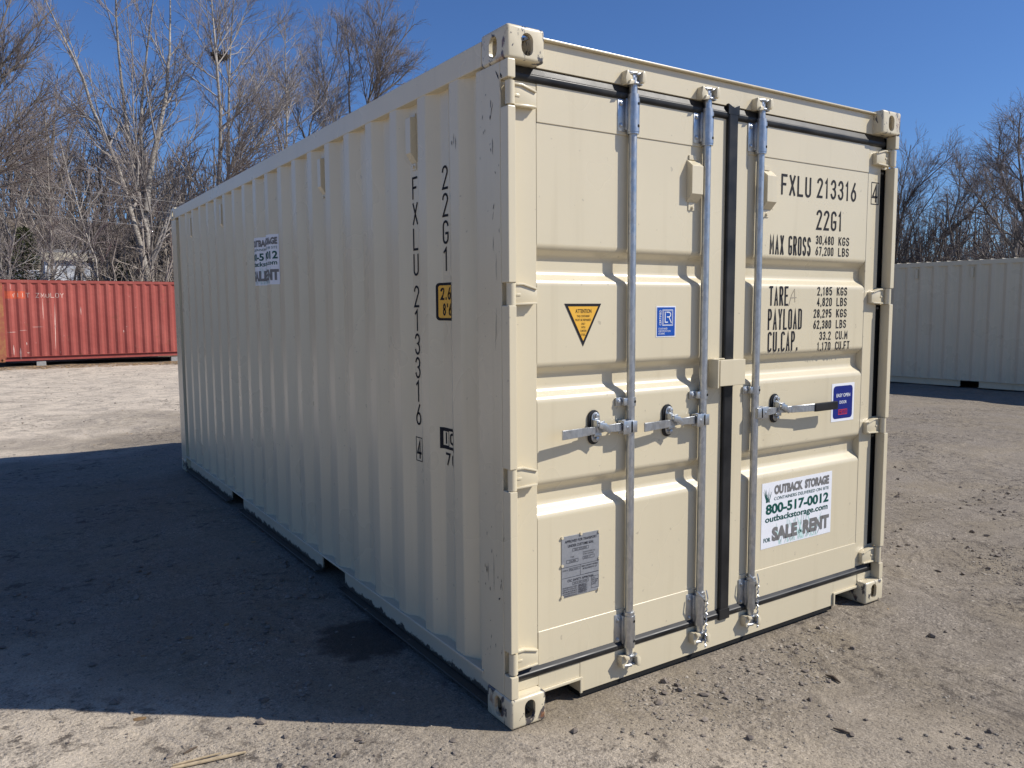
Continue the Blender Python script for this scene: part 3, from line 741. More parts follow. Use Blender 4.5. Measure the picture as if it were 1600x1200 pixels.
# storage company sign
SGX0, SGX1, SGZ0, SGZ1 = 1.485, 2.033, .428, .752
def sign(parent, xf, zf):
    """draws the sign in unit coordinates; xf, zf place them"""
    base = MB(); base.add([(xf(0), YL, zf(0)), (xf(1), YL, zf(0)), (xf(1), YL, zf(1)), (xf(0), YL, zf(1))], [(0, 1, 2, 3)])
    g = []; dk = []; mint = MB()
    def T(lst, s, u0, v0, u1, v1, b=.0, k=0): lst.append(text(MB(), s, xf(u0), zf(v0), xf(u1), zf(v1), YL - .0010 - k * .0003, b))
    T(g, 'OUTBACK', .165, .80, .565, .945, .06); T(g, 'STORAGE', .595, .80, .955, .945, .06)
    T(dk, 'CONTAINERS DELIVERED ON SITE', .165, .715, .955, .765)
    T(dk, '800-517-0012', .055, .51, .955, .67, .034); T(dk, 'outbackstorage.com', .05, .365, .945, .49, .022)
    T(g, 'SALE', .145, .085, .50, .305, .06); T(g, 'RENT', .585, .085, .97, .305, .06)
    T(dk, 'FOR', .035, .095, .125, .16, .02); T(dk, 'OR', .515, .12, .570, .165, .02)
    rr = random.Random(3)
    for i in range(46):
        u = rr.uniform(.24, .80); hgt = rr.uniform(.12, .55) * (1 - abs(u - .5)); ln = rr.uniform(-.10, .10); wd = .004
        mint.add([(xf(u - wd), YL - .0004 - i * 4e-6, zf(.02)), (xf(u + wd), YL - .0004 - i * 4e-6, zf(.02)), (xf(u + ln * .4 + wd * .6), YL - .0004 - i * 4e-6, zf(.02 + hgt * .6)), (xf(u + ln), YL - .0004 - i * 4e-6, zf(.02 + hgt))], [(0, 1, 2, 3)])
    gr = MB()
    for i in range(13):
        u = .085 + rr.uniform(-.028, .028); ln = rr.uniform(-.07, .06); hgt = rr.uniform(.12, .25)
        yy = YL - .0007 - i * 4e-6; gr.add([(xf(u - .004), yy, zf(.70)), (xf(u + .004), yy, zf(.70)), (xf(u + ln), yy, zf(.70 + hgt))], [(0, 1, 2)])
    return base, g, dk, mint, gr
lin = lambda a, b: (lambda t: a + (b - a) * t)
base, g, dk, mint, gr = sign(None, lin(SGX0, SGX1), lin(SGZ0, SGZ1))
sg = MB(); sheet(sg, SGX0, SGX1, SGZ0, SGZ1, YL); sg = sg.build('company_sign', WHITE, MAIN); sg['label'] = 'white storage company sign on the right door'
for q in g: q.build('grey_lettering', INK_GREY, sg, smooth=False)
for q in dk: q.build('green_lettering', GREEN, sg, smooth=False)
mint.build('grass_print', MINT, sg, smooth=False)['kind'] = 'stuff'; gr.build('grass_print', GREEN, sg, smooth=False)['kind'] = 'stuff'
# the same sign folded over the corrugations of the side wall
base, g, dk, mint, gr = sign(None, lin(0, .54), lin(1.765, 2.09))
YC = 3.312
s2 = side_map(to_side(base, YC), .0012).build('company_sign', WHITE, MAIN, smooth=False); s2['label'] = 'white storage company sign folded over the side wall corrugations'
for q in g: side_map(to_side(q, YC), .0024).build('grey_lettering', INK_GREY, s2, smooth=False)
for q in dk: side_map(to_side(q, YC), .0024).build('green_lettering', GREEN, s2, smooth=False)
side_map(to_side(mint, YC), .0018).build('grass_print', MINT, s2, smooth=False)['kind'] = 'stuff'

# stencil lettering down the side wall
def side_letters(s, yc, ztop, pitch, h, wd, stw):
    mb = MB()
    for i, c in enumerate(s): stencil(mb, c, -wd / 2, ztop - i * pitch - h, wd / 2, ztop - i * pitch, 0, stw)
    return side_map(to_side(mb, yc), .0012)
side_letters('22G1', .536, 2.186, .1115, .098, .050, .0105).build('stencil_lettering', INK, MAIN, smooth=False)
side_letters('FXLU', .812, 2.178, .112, .098, .050, .0105).build('stencil_lettering', INK, MAIN, smooth=False)
side_letters('213316', .812, 1.702, .1065, .098, .050, .0105).build('stencil_lettering', INK, MAIN, smooth=False)
mb = MB(); stencil(mb, '4', -.022, .918, .022, 1.006, 0, .0115); outline(mb, -.031, .031, .906, 1.017, .004, 0)
side_map(to_side(mb, .812), .0012).build('stencil_lettering', INK, MAIN, smooth=False)
mb = MB(); rrect(mb, 0, .165, 1.548, 1.706, .016, 0); hs = side_map(to_side(mb, .599), .0012).build('height_sticker', INK, MAIN, smooth=False); hs['label'] = 'yellow height sticker with black border on the side wall'
mb = MB(); rrect(mb, .012, .155, 1.559, 1.695, .010, 0); side_map(to_side(mb, .599), .0020).build('yellow_field', YELLOW, hs, smooth=False)
mb = MB(); stencil(mb, '2.6m', .022, 1.634, .150, 1.686, 0, .0085); stencil(mb, "8'6\"", .034, 1.568, .130, 1.620, 0, .0085); side_map(to_side(mb, .599), .0028).build('lettering', INK, hs, smooth=False)
mb = MB(); outline(mb, 0, .157, 1.000, 1.092, .012, 0); outline(mb, .012, .060, 1.012, 1.080, .004, 0); stencil(mb, 'i', .022, 1.022, .050, 1.074, 0, .010); stencil(mb, 'C', .068, 1.022, .118, 1.074, 0, .010); stencil(mb, '70', .030, .930, .125, .985, 0, .010)
side_map(to_side(mb, .590), .0012).build('rail_mark', INK, MAIN, smooth=False)
# side vents
for yv in (.811, 1.923, 4.147, 5.259):
    y0 = yv - .028
    mb = MB().prism([(XI, 2.40), (XI - .033, 2.40), (XI - .033, 2.275), (XI, 2.232)], 'y', y0, y0 + .056) if False else MB()
    V = [(XI, 2.43), (XI - .031, 2.425), (XI - .031, 2.275), (XI - .002, 2.235), (XI, 2.235)]
    mb.add([(a, y, b) for y in (y0 + .004, y0 + .052) for a, b in V], [(0, 1, 2, 3, 4), (9, 8, 7, 6, 5)] + [(i, (i + 1) % 5, 5 + (i + 1) % 5, 5 + i) for i in range(5)])
    mb.box(XI - .004, XI - .0005, y0 + .01, y0 + .046, 2.205, 2.234).box(XI - .006, XI - .0005, y0 + .006, y0 + .05, 2.4305, 2.445)
    mb.cyl((XI - .004, yv, 2.219), (XI - .011, yv, 2.219), .007, n=6)
    mb.build('vent_cover', CREAM, MAIN, bevel=.002)
# black scuffs on the near post and wall
sc = MB(); rr = random.Random(11)
def scuff(y, z, ln, wd, lean=0.0, x=.0016):
    n = 5; V = []
    for i in range(n + 1):
        t = i / n; k = wd * (1 - abs(2 * t - 1) ** 2) * rr.uniform(.5, 1) + .0004
        yy = y + lean * t + rr.uniform(-.0015, .0015)
        V += [(x, yy - k / 2, z - ln * t), (x, yy + k / 2, z - ln * t)]
    sc.add(V, [(2 * i, 2 * i + 1, 2 * i + 3, 2 * i + 2) for i in range(n)])
for y, z, ln, wd, le in ((.115, 2.352, .030, .004, .0), (.10, 2.34, .055, .003, .02), (.055, 2.405, .05, .003, -.012), (.105, 2.215, .06, .0035, .0), (.12, 2.30, .02, .006, 0), (.118, 2.18, .012, .004, 0), (.095, 1.98, .02, .003, .01),
                        (.10, 1.95, .03, .002, .01), (.105, 1.86, .05, .002, 0), (.085, 1.80, .1, .0015, .0), (.085, 1.60, .16, .002, .01), (.12, .66, .15, .0016, 0), (.065, .56, .03, .003, .01), (.16, .62, .08, .002, 0), (.17, .60, .03, .006, 0), (.075, .50, .012, .01, .01), (.08, 2.446, .035, .009, -.02), (.05, 2.43, .02, .012, -.01)):
    scuff(y, z, ln, wd, le)
for i in range(30): scuff(rr.uniform(.03, .2), rr.choice((rr.uniform(1.5, 2.4), rr.uniform(.2, .8))), rr.uniform(.004, .02), rr.uniform(.001, .004), 0)
sc.build('scuff_marks', SCUFF, MAIN, smooth=False)['kind'] = 'stuff'
sc = MB()
for y, z, ln, wd in ((.395, 2.285, .045, .003), (.38, 2.27, .05, .004), (.41, 2.26, .02, .006)): scuff(y, z, ln, wd, 0, XO - .0012)
sc.build('scuff_marks', SCUFF, MAIN, smooth=False)['kind'] = 'stuff'

# ---- other containers
RIGHT = tag(empty('shipping_container', (0, 0, 0)), 'plain cream storage container in shade standing behind at the right edge', 'shipping container', 'shipping containers on the lot')
phi = R(2.6)
corner = Vector((14.86, 7.78, -.065)) - Matrix.Rotation(phi, 3, 'Z') @ Vector((0, L, 0))
RIGHT.location = corner + Matrix.Rotation(phi, 3, 'Z') @ ORG; RIGHT.rotation_euler = (0, 0, phi)
container(RIGHT, CREAM, CREAM_WORN, CREAM, CREAM)
for yv in (L - .811, L - 1.923, 1.923, .811):
    MB().box(XI - .032, XI, yv - .028, yv + .028, 2.24, 2.43).build('vent_cover', CREAM, RIGHT, bevel=.004)
sc = MB(); scuff(2.35, 1.30, .02, .07, .10, XO - .002); sc.build('scuff_marks', SCUFF, RIGHT, smooth=False)['kind'] = 'stuff'
MB().box(.075, W - .075, .06, .1, .16, 2.45).build('door', CREAM, RIGHT)

REDC = tag(empty('shipping_container', (0, 0, 0)), 'faded red rusty storage container on blocks in front of the bare trees', 'shipping container', 'shipping containers on the lot')
# its long wall faces the yard: local -x turns to world -y
ang = R(92.2) - R(0); ang = R(90 + 2.0)
Rm = Matrix.Rotation(-math.pi / 2 + R(2.0), 3, 'Z')
# local frame: x=0 wall must face -Y; rotate by +90 deg => (x, y) -> (-y, x)
Rm = Matrix.Rotation(math.pi / 2 + R(2.0), 3, 'Z')
far_corner = Vector((-1.32, 27.0, .02))                     # local (0, L, 0)
org = far_corner - Rm @ Vector((0, L, 0))
REDC.location = org + Rm @ ORG; REDC.rotation_euler = (0, 0, math.pi / 2 + R(2.0))
container(REDC, RED, RUST, RED, RED, False)
for ch in REDC.children:
    if ch.name.startswith('corner_post') and ch.data.vertices[0].co.y > 3: ch.data.materials[0] = RUST
MB().box(.075, W - .075, .06, .1, .16, 2.45).build('door', RED, REDC)
MB().box(XI - .03, XI, L - .44, L - .36, 2.28, 2.44).build('vent_cover', FADED, REDC, bevel=.004)
mb = MB(); mb.add([(0, 0, 1.99), (.55, 0, 1.99), (.55, 0, 2.22), (0, 0, 2.22)], [(0, 1, 2, 3)])
side_map(to_side(mb, L - .27), .002).build('orange_patch', ORANGE, REDC, smooth=False)
mb = MB(); x = .17; rr = random.Random(5)
for s in ('W', 'I', 'I', 'T', ' ', 'Z', 'M', 'O', 'L', 'O', 'Y'):
    if s != ' ':
        q = {'W': [[(0, 1), (.3, 0), (.5, .7), (.7, 0), (1, 1)]], 'I': [[(.5, 1), (.5, .1)]], 'Z': [[(0, 1), (.9, 1), (0, 0), (.8, 0)]], 'N': [[(0, 0), (0, 1), (.8, .1)]]}.get(s) or glyph(s, 1, 1)
        for pl in q:
            k = rr.randint(0, max(0, len(pl) - 3)); pl = pl[k:] if rr.random() < .5 else pl
            if len(pl) > 1: stroke(mb, [(x + p[0] * .085, 2.03 + p[1] * .13) for p in pl], .018, 0)
    x += .135
side_map(to_side(mb, L - .27), .004).build('faded_lettering', FADED, REDC, smooth=False)
# scrapes on the red wall
sc = MB()
for (y, z, ln, wd, le) in ((L - .45, .95, .02, .30, .1), (L - .75, 1.0, .015, .25, .1), (L - 1.15, 1.10, .015, .38, .1), (L - .42, .55, .35, .05, 0), (L - .60, .45, .38, .06, 0), (L - .78, .62, .1, .04, 0), (L - 1.62, 1.9, 1.6, .03, .05), (L - 1.28, 2.0, .7, .02, 0), (L - 2.35, 1.75, .3, .02, 0), (L - 3.6, .95, .1, .03, 0), (L - 1.6, 1.15, .1, .05, 0)):
    scuff(y, z, ln, wd, le, XO - .004)
sc = side_map(sc.map(lambda x, y, z: (0, y, z)), .003); sc.build('paint_scrapes', FADED, REDC, smooth=False)['kind'] = 'stuff'
CONC = flat('weathered_concrete', (.34, .33, .31), .9, var=.15, sc=14)
fp = far_corner + Rm @ Vector((.12, -1.15, 0))
b = MB().prism([(-.14, -.2), (.14, -.2), (.13, .20), (-.13, .20)], 'y', -.1, .12).build('concrete_block', CONC, None, bevel=.01); b.location = (fp.x, fp.y, -.185)
tag(b, 'grey concrete block propping up the red container near its left end', 'block', 'blocks under the red container')
b.scale.z = 1.0
for v in b.data.vertices: pass
for dx in (-5.2,):
    c = b.copy(); COL.objects.link(c); fp2 = far_corner + Rm @ Vector((.12, dx, 0)); c.location = (fp2.x, fp2.y, -.2)
    c['label'] = 'grey concrete block under the red container hidden by the cream container corner'

# ------------------------------------------------------------------ ground
def smooth(a, b, x): t = np.clip((x - a) / (b - a), 0, 1); return t * t * (3 - 2 * t)
_P = rng.random((256, 256)).astype(np.float64)
def vnoise(x, y):
    xi = np.floor(x).astype(int); yi = np.floor(y).astype(int); fx = x - xi; fy = y - yi
    fx = fx * fx * (3 - 2 * fx); fy = fy * fy * (3 - 2 * fy)
    g = lambda i, j: _P[i % 256, j % 256]
    return (g(xi, yi) * (1 - fx) + g(xi + 1, yi) * fx) * (1 - fy) + (g(xi, yi + 1) * (1 - fx) + g(xi + 1, yi + 1) * fx) * fy - .5
def terrain(x, y):
    x = np.asarray(x, float); y = np.asarray(y, float)
    r = np.hypot(x, y)
    z = -.06 * smooth(8, 13, x) - .13 * smooth(9, 24, y)
    a = smooth(.0, .5, np.maximum(np.maximum(-.1 - x, x - 2.55), np.maximum(-.05 - y, y - 6.2)))     # calm where the container stands
    b = (vnoise(x * .7, y * .7) * .045 + vnoise(x * 1.9 + 9, y * 1.9) * .022)
    # wheel ruts run roughly along +x / -y, soft ridges across the yard
    u = x * .86 - y * .5
    t = x * .5 + y * .86
    b += .020 * vnoise(u * .35, t * 2.6) + .009 * vnoise(u * 1.3 + 40, t * 6.5)
    z = z + b * (.15 + .85 * a) - .004
    f = vnoise(x * 7, y * 7) * .010 + vnoise(x * 17, y * 17) * .006 + vnoise(x * 41, y * 41) * .0035
    cl = np.clip(vnoise(x * 1.1 + 20, y * 1.1 + 5) * 2.2 + .55, .25, 1.5)
    z = z + f * cl * (1 - smooth(8, 16, r)) * (.35 + .65 * a)
    return z
def gaps(lo, hi, fine, a, b, g):
    out = list(np.arange(a, b, fine)); s = fine; v = b
    while v < hi: s *= g; out.append(v); v += s
    out.append(hi); s = fine; v = a - fine; left = []
    while v > lo: s *= g; left.append(v); v -= s
    left.append(lo); return np.array(left[::-1] + out)
gx = gaps(-400, 600, .030, -2.6, 4.2, 1.05); gy = gaps(-200, 900, .030, -2.0, 2.4, 1.035)
X, Yg = np.meshgrid(gx, gy, indexing='ij'); Z = terrain(X, Yg)
nx, ny = X.shape; idx = np.arange(nx * ny).reshape(nx, ny)
F = np.stack([idx[:-1, :-1], idx[1:, :-1], idx[1:, 1:], idx[:-1, 1:]], -1).reshape(-1, 4)
def ground_mat():
    m = NT('packed_dirt_and_gravel', .93, 0, .25)
    c = m.co()
    big = m.noise(.22, 4, .55, c, .5); mid = m.noise(1.3, 5, .6, c, .4); fine = m.noise(22, 5, .7, c)
    base = m.ramp(big, [(.34, (.225, .187, .134)), (.52, (.275, .230, .168)), (.68, (.325, .273, .20))])
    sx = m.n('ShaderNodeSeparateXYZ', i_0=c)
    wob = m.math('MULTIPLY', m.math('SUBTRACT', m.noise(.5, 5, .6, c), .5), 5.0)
    base = m.mix(m.ramp(mid, [(.42, .0), (.62, .65)]), base, (.225, .195, .16))
    st = m.noise(1, 5, .62, m.n('ShaderNodeMapping', i_0=c, i_Scale=(.55, 3.2, 1), i_Rotation=(0, 0, R(30))).outputs[0], .6)
    base = m.mix(m.ramp(st, [(.52, 0.0), (.68, .45)]), base, (.165, .138, .11))
    base = m.mix(m.ramp(fine, [(.35, .55), (.6, 0.0)]), base, (.15, .125, .098))
    # pale dust with sunlight painted in, far and near left; shaded middle kept darker
    sunlit_dust = m.n('ShaderNodeMapRange', i_0=m.math('ADD', m.math('MULTIPLY', sx.outputs[0], -.55), m.math('ADD', wob, m.math('ABSOLUTE', m.math('MULTIPLY', m.math('SUBTRACT', sx.outputs[1], 4.2), .45)))), i_1=1.7, i_2=3.3).outputs[0]
    base = m.mix(m.math('MULTIPLY', sunlit_dust, .9), base, (.68, .58, .455))
    v = m.n('ShaderNodeTexVoronoi', feature='F1'); v.inputs['Scale'].default_value = 62; m.t.links.new(c, v.inputs['Vector'])
    peb = m.ramp(v.outputs['Color'], [(.1, (.10, .09, .078)), (.5, (.26, .22, .175)), (.9, (.46, .40, .325))])
    gm = m.noise(2.6, 4, .65, c, .8)
    gmask = m.ramp(gm, [(.45, .12), (.6, .8)])
    base = m.mix(m.math('MULTIPLY', gmask, m.ramp(v.outputs['Distance'], [(.25, 1.0), (.55, 0.0)])), base, peb)
    v2 = m.n('ShaderNodeTexVoronoi', feature='F1'); v2.inputs['Scale'].default_value = 150; m.t.links.new(c, v2.inputs['Vector'])
    base = m.mix(m.math('MULTIPLY', gmask, .45), base, m.ramp(v2.outputs['Color'], [(.1, (.12, .105, .09)), (.9, (.42, .36, .29))]))
    cm = m.ramp(m.noise(.9, 5, .65, c, .7), [(.47, 0.0), (.60, 1.0)]); cr = m.noise(11, 6, .72, c, .3)
    base = m.mix(m.math('MULTIPLY', cm, m.ramp(cr, [(.38, .9), (.47, 0.0)])), base, (.085, .07, .057))
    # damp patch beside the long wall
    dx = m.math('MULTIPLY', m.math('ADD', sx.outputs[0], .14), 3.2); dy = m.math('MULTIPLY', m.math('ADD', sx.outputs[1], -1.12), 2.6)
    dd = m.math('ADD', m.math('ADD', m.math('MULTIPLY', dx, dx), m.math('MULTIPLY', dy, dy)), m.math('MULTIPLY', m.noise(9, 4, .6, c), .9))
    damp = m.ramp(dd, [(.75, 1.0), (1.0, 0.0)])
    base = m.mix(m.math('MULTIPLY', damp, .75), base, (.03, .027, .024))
    # leaf litter beyond the yard
    lit = m.ramp(m.math('ADD', sx.outputs[1], m.math('MULTIPLY', m.noise(.8, 4, .6, c), 2.0)), [(0, 0.0), (1, 1.0)])
    edge = m.n('ShaderNodeMapRange', i_0=m.math('ADD', sx.outputs[1], m.math('MULTIPLY', m.noise(.8, 4, .6, c), 3.0)), i_1=26.6, i_2=28.2).outputs[0]
    base = m.mix(edge, base, m.ramp(m.noise(3, 6, .7, c), [(.3, (.10, .075, .05)), (.7, (.21, .16, .11))]))
    grit = m.noise(135, 4, .7, c)
    base = m.mix(1.0, base, m.ramp(grit, [(.33, .62), (.5, 1.0), (.68, 1.22)]), 'MULTIPLY')
    pit = m.noise(48, 4, .65, c, .4)
    base = m.mix(m.ramp(pit, [(.33, .7), (.41, 0.0)]), base, (.085, .07, .056))
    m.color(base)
    h = m.math('ADD', m.math('MULTIPLY', m.noise(9, 6, .7, c), 1.2), m.math('MULTIPLY', m.math('MULTIPLY', v.outputs['Distance'], gmask), -.45))
    h = m.math('ADD', h, m.math('MULTIPLY', m.math('ADD', m.noise(90, 4, .7, c), pit), .6))
    h = m.math('ADD', h, m.math('MULTIPLY', m.math('MULTIPLY', cm, cr), 3.2))
    h = m.math('ADD', h, m.math('MULTIPLY', m.noise(2.4, 5, .6, c, .4), 2.6))
    m.bump(h, .6, .014)
    return m.m
GROUND = ground_mat()
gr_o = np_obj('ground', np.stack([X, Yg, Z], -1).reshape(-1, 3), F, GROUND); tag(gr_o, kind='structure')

# gravel: thousands of small stones pressed into the dirt near the camera
def ico():
    t = (1 + 5 ** .5) / 2
    V = np.array([(-1, t, 0), (1, t, 0), (-1, -t, 0), (1, -t, 0), (0, -1, t), (0, 1, t), (0, -1, -t), (0, 1, -t), (t, 0, -1), (t, 0, 1), (-t, 0, -1), (-t, 0, 1)], float)
    V /= np.linalg.norm(V[0])
    F = np.array([(0, 11, 5), (0, 5, 1), (0, 1, 7), (0, 7, 10), (0, 10, 11), (1, 5, 9), (5, 11, 4), (11, 10, 2), (10, 7, 6), (7, 1, 8), (3, 9, 4), (3, 4, 2), (3, 2, 6), (3, 6, 8), (3, 8, 9), (4, 9, 5), (2, 4, 11), (6, 2, 10), (8, 6, 7), (9, 8, 1)])
    return V, F
def scatter(name, n, area, smin, smax, mat, dens=None, flatness=.6, jag=.3, sink=.25, octa=False):
    V0, F0 = ico()
    if octa:
        V0 = np.array([(1, 0, 0), (0, 1, 0), (-1, 0, 0), (0, -1, 0), (0, 0, 1), (0, 0, -1)], float); F0 = np.array([(0, 1, 4), (1, 2, 4), (2, 3, 4), (3, 0, 4), (1, 0, 5), (2, 1, 5), (3, 2, 5), (0, 3, 5)])
    P = np.zeros((0, 2))
    while len(P) < n:
        q = np.stack([rng.uniform(area[0], area[1], n), rng.uniform(area[2], area[3], n)], 1)
        inside = (q[:, 0] > -.02) & (q[:, 0] < 2.46) & (q[:, 1] > -.03) & (q[:, 1] < 6.1)
        q = q[~inside]
        if dens is not None: q = q[rng.random(len(q)) < dens(q[:, 0], q[:, 1])]
        P = np.concatenate([P, q])
    P = P[:n]
    s = smin * (smax / smin) ** (rng.random(n) ** 2.2)
    K = len(V0)
    V = V0[None] * (1 + rng.uniform(-jag, jag, (n, K, 1)))
    V = V * (s[:, None, None] * np.stack([rng.uniform(.8, 1.3, n), rng.uniform(.7, 1.1, n), rng.uniform(.45, 1, n) * flatness], 1)[:, None, :])
    a = rng.uniform(0, 2 * np.pi, n); c, sn = np.cos(a)[:, None], np.sin(a)[:, None]
    x = V[..., 0] * c - V[..., 1] * sn; y = V[..., 0] * sn + V[..., 1] * c
    z = V[..., 2] + (terrain(P[:, 0], P[:, 1]) + s * flatness * (.5 - sink))[:, None]
    V = np.stack([x + P[:, :1], y + P[:, 1:], z], -1).reshape(-1, 3)
    F = (F0[None] + (np.arange(n) * K)[:, None, None]).reshape(-1, 3)
    return np_obj(name, V, F, mat, smooth=False)
def stone_mat(name, lo, hi):
    m = NT(name, .9, 0, .3)
    g = m.n('ShaderNodeNewGeometry').outputs['Random Per Island']
    m.color(m.mix(m.ramp(m.noise(180, 3), [(.3, 0.0), (.7, .3)]), m.ramp(g, [(0, lo), (.6, tuple((a + b) / 2 for a, b in zip(lo, hi))), (1, hi)]), lo)); return m.m
STONE = stone_mat('gravel_stone', (.13, .115, .10), (.42, .37, .30))
def dens_g(x, y):
    d = np.clip((vnoise(x * 1.3 + 3, y * 1.3 + 7) + .5 * vnoise(x * 3.7, y * 3.7)) * 2.6 + .30, .05, 1)
    return np.where(np.hypot((x + .14) * 1.1, y - 1.12) < .42, .02, d)          # few stones where the damp patch is
tag(scatter('gravel', 26000, (-3.2, 4.0, -1.9, 1.6), .0018, .006, STONE, dens_g, .7, octa=True), kind='stuff')
tag(scatter('gravel', 6000, (-3.2, 4.0, -1.9, 1.6), .004, .011, STONE, dens_g), kind='stuff')
tag(scatter('gravel', 11000, (-3.5, 11, -1.5, 7.5), .003, .013, STONE, dens_g, .7, octa=True), kind='stuff')
tag(scatter('gravel', 1500, (-4, 6, 7.8, 26.5), .005, .024, STONE, dens_g, octa=True), kind='stuff')
CLOD = stone_mat('dirt_clod', (.15, .125, .105), (.27, .23, .19))
tag(scatter('dirt_clods', 5000, (-3.2, 6.0, -1.9, 3.0), .004, .020, CLOD, dens_g, .75, .42, .1), kind='stuff')
LEAF = stone_mat('dry_leaf', (.16, .10, .05), (.46, .32, .17))
tag(scatter('fallen_leaves', 3800, (-3.5, 6, 25.2, 26.95), .012, .06, LEAF, None, .3, .5, .1, octa=True), kind='stuff')
tag(scatter('fallen_leaves', 260, (-3, 8, -1.5, 20), .006, .022, LEAF, None, .25, .5, .1), kind='stuff')

# sticks and broken lath on the dirt
WOODM = flat('pale_split_wood', (.42, .33, .21), .8, var=.25, sc=40)
BARKM = flat('dark_stick_bark', (.10, .075, .055), .9, var=.3, sc=60)
def stick(name, pts, r, mat, label, cat, flatz=1.0, group=None):
    P = [Vector((x, y, float(terrain(x, y)) + h)) for x, y, h in pts]
    c = P[0].copy()
    mb = MB().tube([p - c for p in P], r, 7, ref=(0, 0, 1))
    if flatz != 1: mb.map(lambda x, y, z: (x, y, z * 1.0))
    o = mb.build(name, mat, None); o.location = c; return tag(o, label, cat, group)
def lath(x0, y0, x1, y1, wd, th, label):
    a = Vector((x0, y0, float(terrain(x0, y0)) + .004)); b = Vector((x1, y1, float(terrain(x1, y1)) + .006)); d = (b - a); n = Vector((-d.y, d.x, 0)).normalized()
    mb = MB(); m = 8; rows = []
    for i in range(m + 1):
        t = i / m; p = d * t; k = wd * (.55 + .45 * math.sin(t * 2.6 + .3)) * (1 if i < m else .3)
        rows += [p + n * k / 2, p - n * k / 2, p - n * k / 2 + Vector((0, 0, th)), p + n * k / 2 + Vector((0, 0, th * 1.1))]
    F = [(0, 1, 2, 3), (4 * m, 4 * m + 3, 4 * m + 2, 4 * m + 1)]
    for i in range(m):
        for k in range(4): F.append((4 * i + k, 4 * i + (k + 1) % 4, 4 * i + 4 + (k + 1) % 4, 4 * i + 4 + k))
    mb.add(rows, F); o = mb.build('wood_splinter', WOODM, None, bevel=.0006, seg=1); o.location = a
    tag(o, label, 'splinter', 'pale wood splinters on the dirt'); return o
lath(-1.125, .455, -.88, .405, .014, .006, 'wider pale wood splinter lying at the bottom edge of the dirt')
lath(-1.115, .475, -.955, .452, .007, .005, 'thinner pale wood splinter lying against the wider one')
stick('twig', [(-1.065, .535, .004), (-1.04, .545, .006), (-1.015, .553, .004)], [.003, .005, .002], BARKM, 'short dark twig behind the pale wood splinters', 'twig', group='dark twigs on the dirt')
stick('twig', [(1.400, -.372, .006), (1.402, -.41, .009), (1.388, -.452, .006)], [.003, .008, .003], BARKM, 'dark stick lying on the dirt in front of the right door', 'twig', group='dark twigs on the dirt')
stick('twig', [(1.02, -.67, .006), (1.03, -.70, .008), (1.045, -.725, .005)], [.003, .006, .003], BARKM, 'short dark stick nearest the bottom edge in the gravel', 'twig', group='dark twigs on the dirt')

# ------------------------------------------------------------------ hillside behind the trees
def hill_h(x, y):
    d = np.hypot(x, y); a = np.degrees(np.arctan2(x + 1.57, y + 2.39))
    k = 12.5 - 7.0 * smooth(16, 58, a)
    return -2 + (k + 2 + 1.6 * vnoise(x * .03, y * .03) + .8 * vnoise(x * .09, y * .09)) * smooth(46, 105, d)
aa = np.radians(np.linspace(-60, 130, 140)); dd = np.concatenate([np.linspace(44, 110, 50), np.linspace(115, 300, 20)])
A, D = np.meshgrid(aa, dd, indexing='ij'); HX = D * np.sin(A); HY = D * np.cos(A); HZ = hill_h(HX, HY)
n1, n2 = A.shape; idx = np.arange(n1 * n2).reshape(n1, n2)
HF = np.stack([idx[:-1, :-1], idx[:-1, 1:], idx[1:, 1:], idx[1:, :-1]], -1).reshape(-1, 4)
m = NT('leaf_litter_hillside', .95, 0, .2)
m.color(m.ramp(m.noise(.6, 7, .72), [(.3, (.085, .066, .05)), (.55, (.17, .135, .10)), (.75, (.24, .20, .155))])); m.bump(m.noise(1.5, 6, .7), 1, .5)
tag(np_obj('hillside', np.stack([HX, HY, HZ], -1).reshape(-1, 3), HF, m.m), kind='structure')

# ------------------------------------------------------------------ bare trees
def tubes(P, Rr, n):
    """P (N,K,3) polylines, Rr (N,K) radii -> one vertex / quad block"""
    N, K, _ = P.shape
    T = np.empty_like(P); T[:, 1:-1] = P[:, 2:] - P[:, :-2] if K > 2 else 0; T[:, 0] = P[:, 1] - P[:, 0]; T[:, -1] = P[:, -1] - P[:, -2]
    T /= np.linalg.norm(T, axis=-1, keepdims=True) + 1e-9
    ref = np.where(np.abs(T[:, :1, 2:3]) < .85, np.array([0, 0, 1.0]), np.array([1.0, 0, 0]))
    U = np.cross(T, np.broadcast_to(ref, T.shape)); U /= np.linalg.norm(U, axis=-1, keepdims=True) + 1e-9; Wv = np.cross(T, U)
    a = np.arange(n) * 2 * np.pi / n
    V = P[:, :, None] + (U[:, :, None] * np.cos(a)[:, None] + Wv[:, :, None] * np.sin(a)[:, None]) * Rr[:, :, None, None]
    base = (np.arange(N) * K * n)[:, None, None] + (np.arange(K - 1) * n)[None, :, None]
    k = np.arange(n); k2 = (k + 1) % n
    F = np.stack([base + k, base + k2, base + n + k2, base + n + k], -1).reshape(-1, 4)
    return V.reshape(-1, 3), F
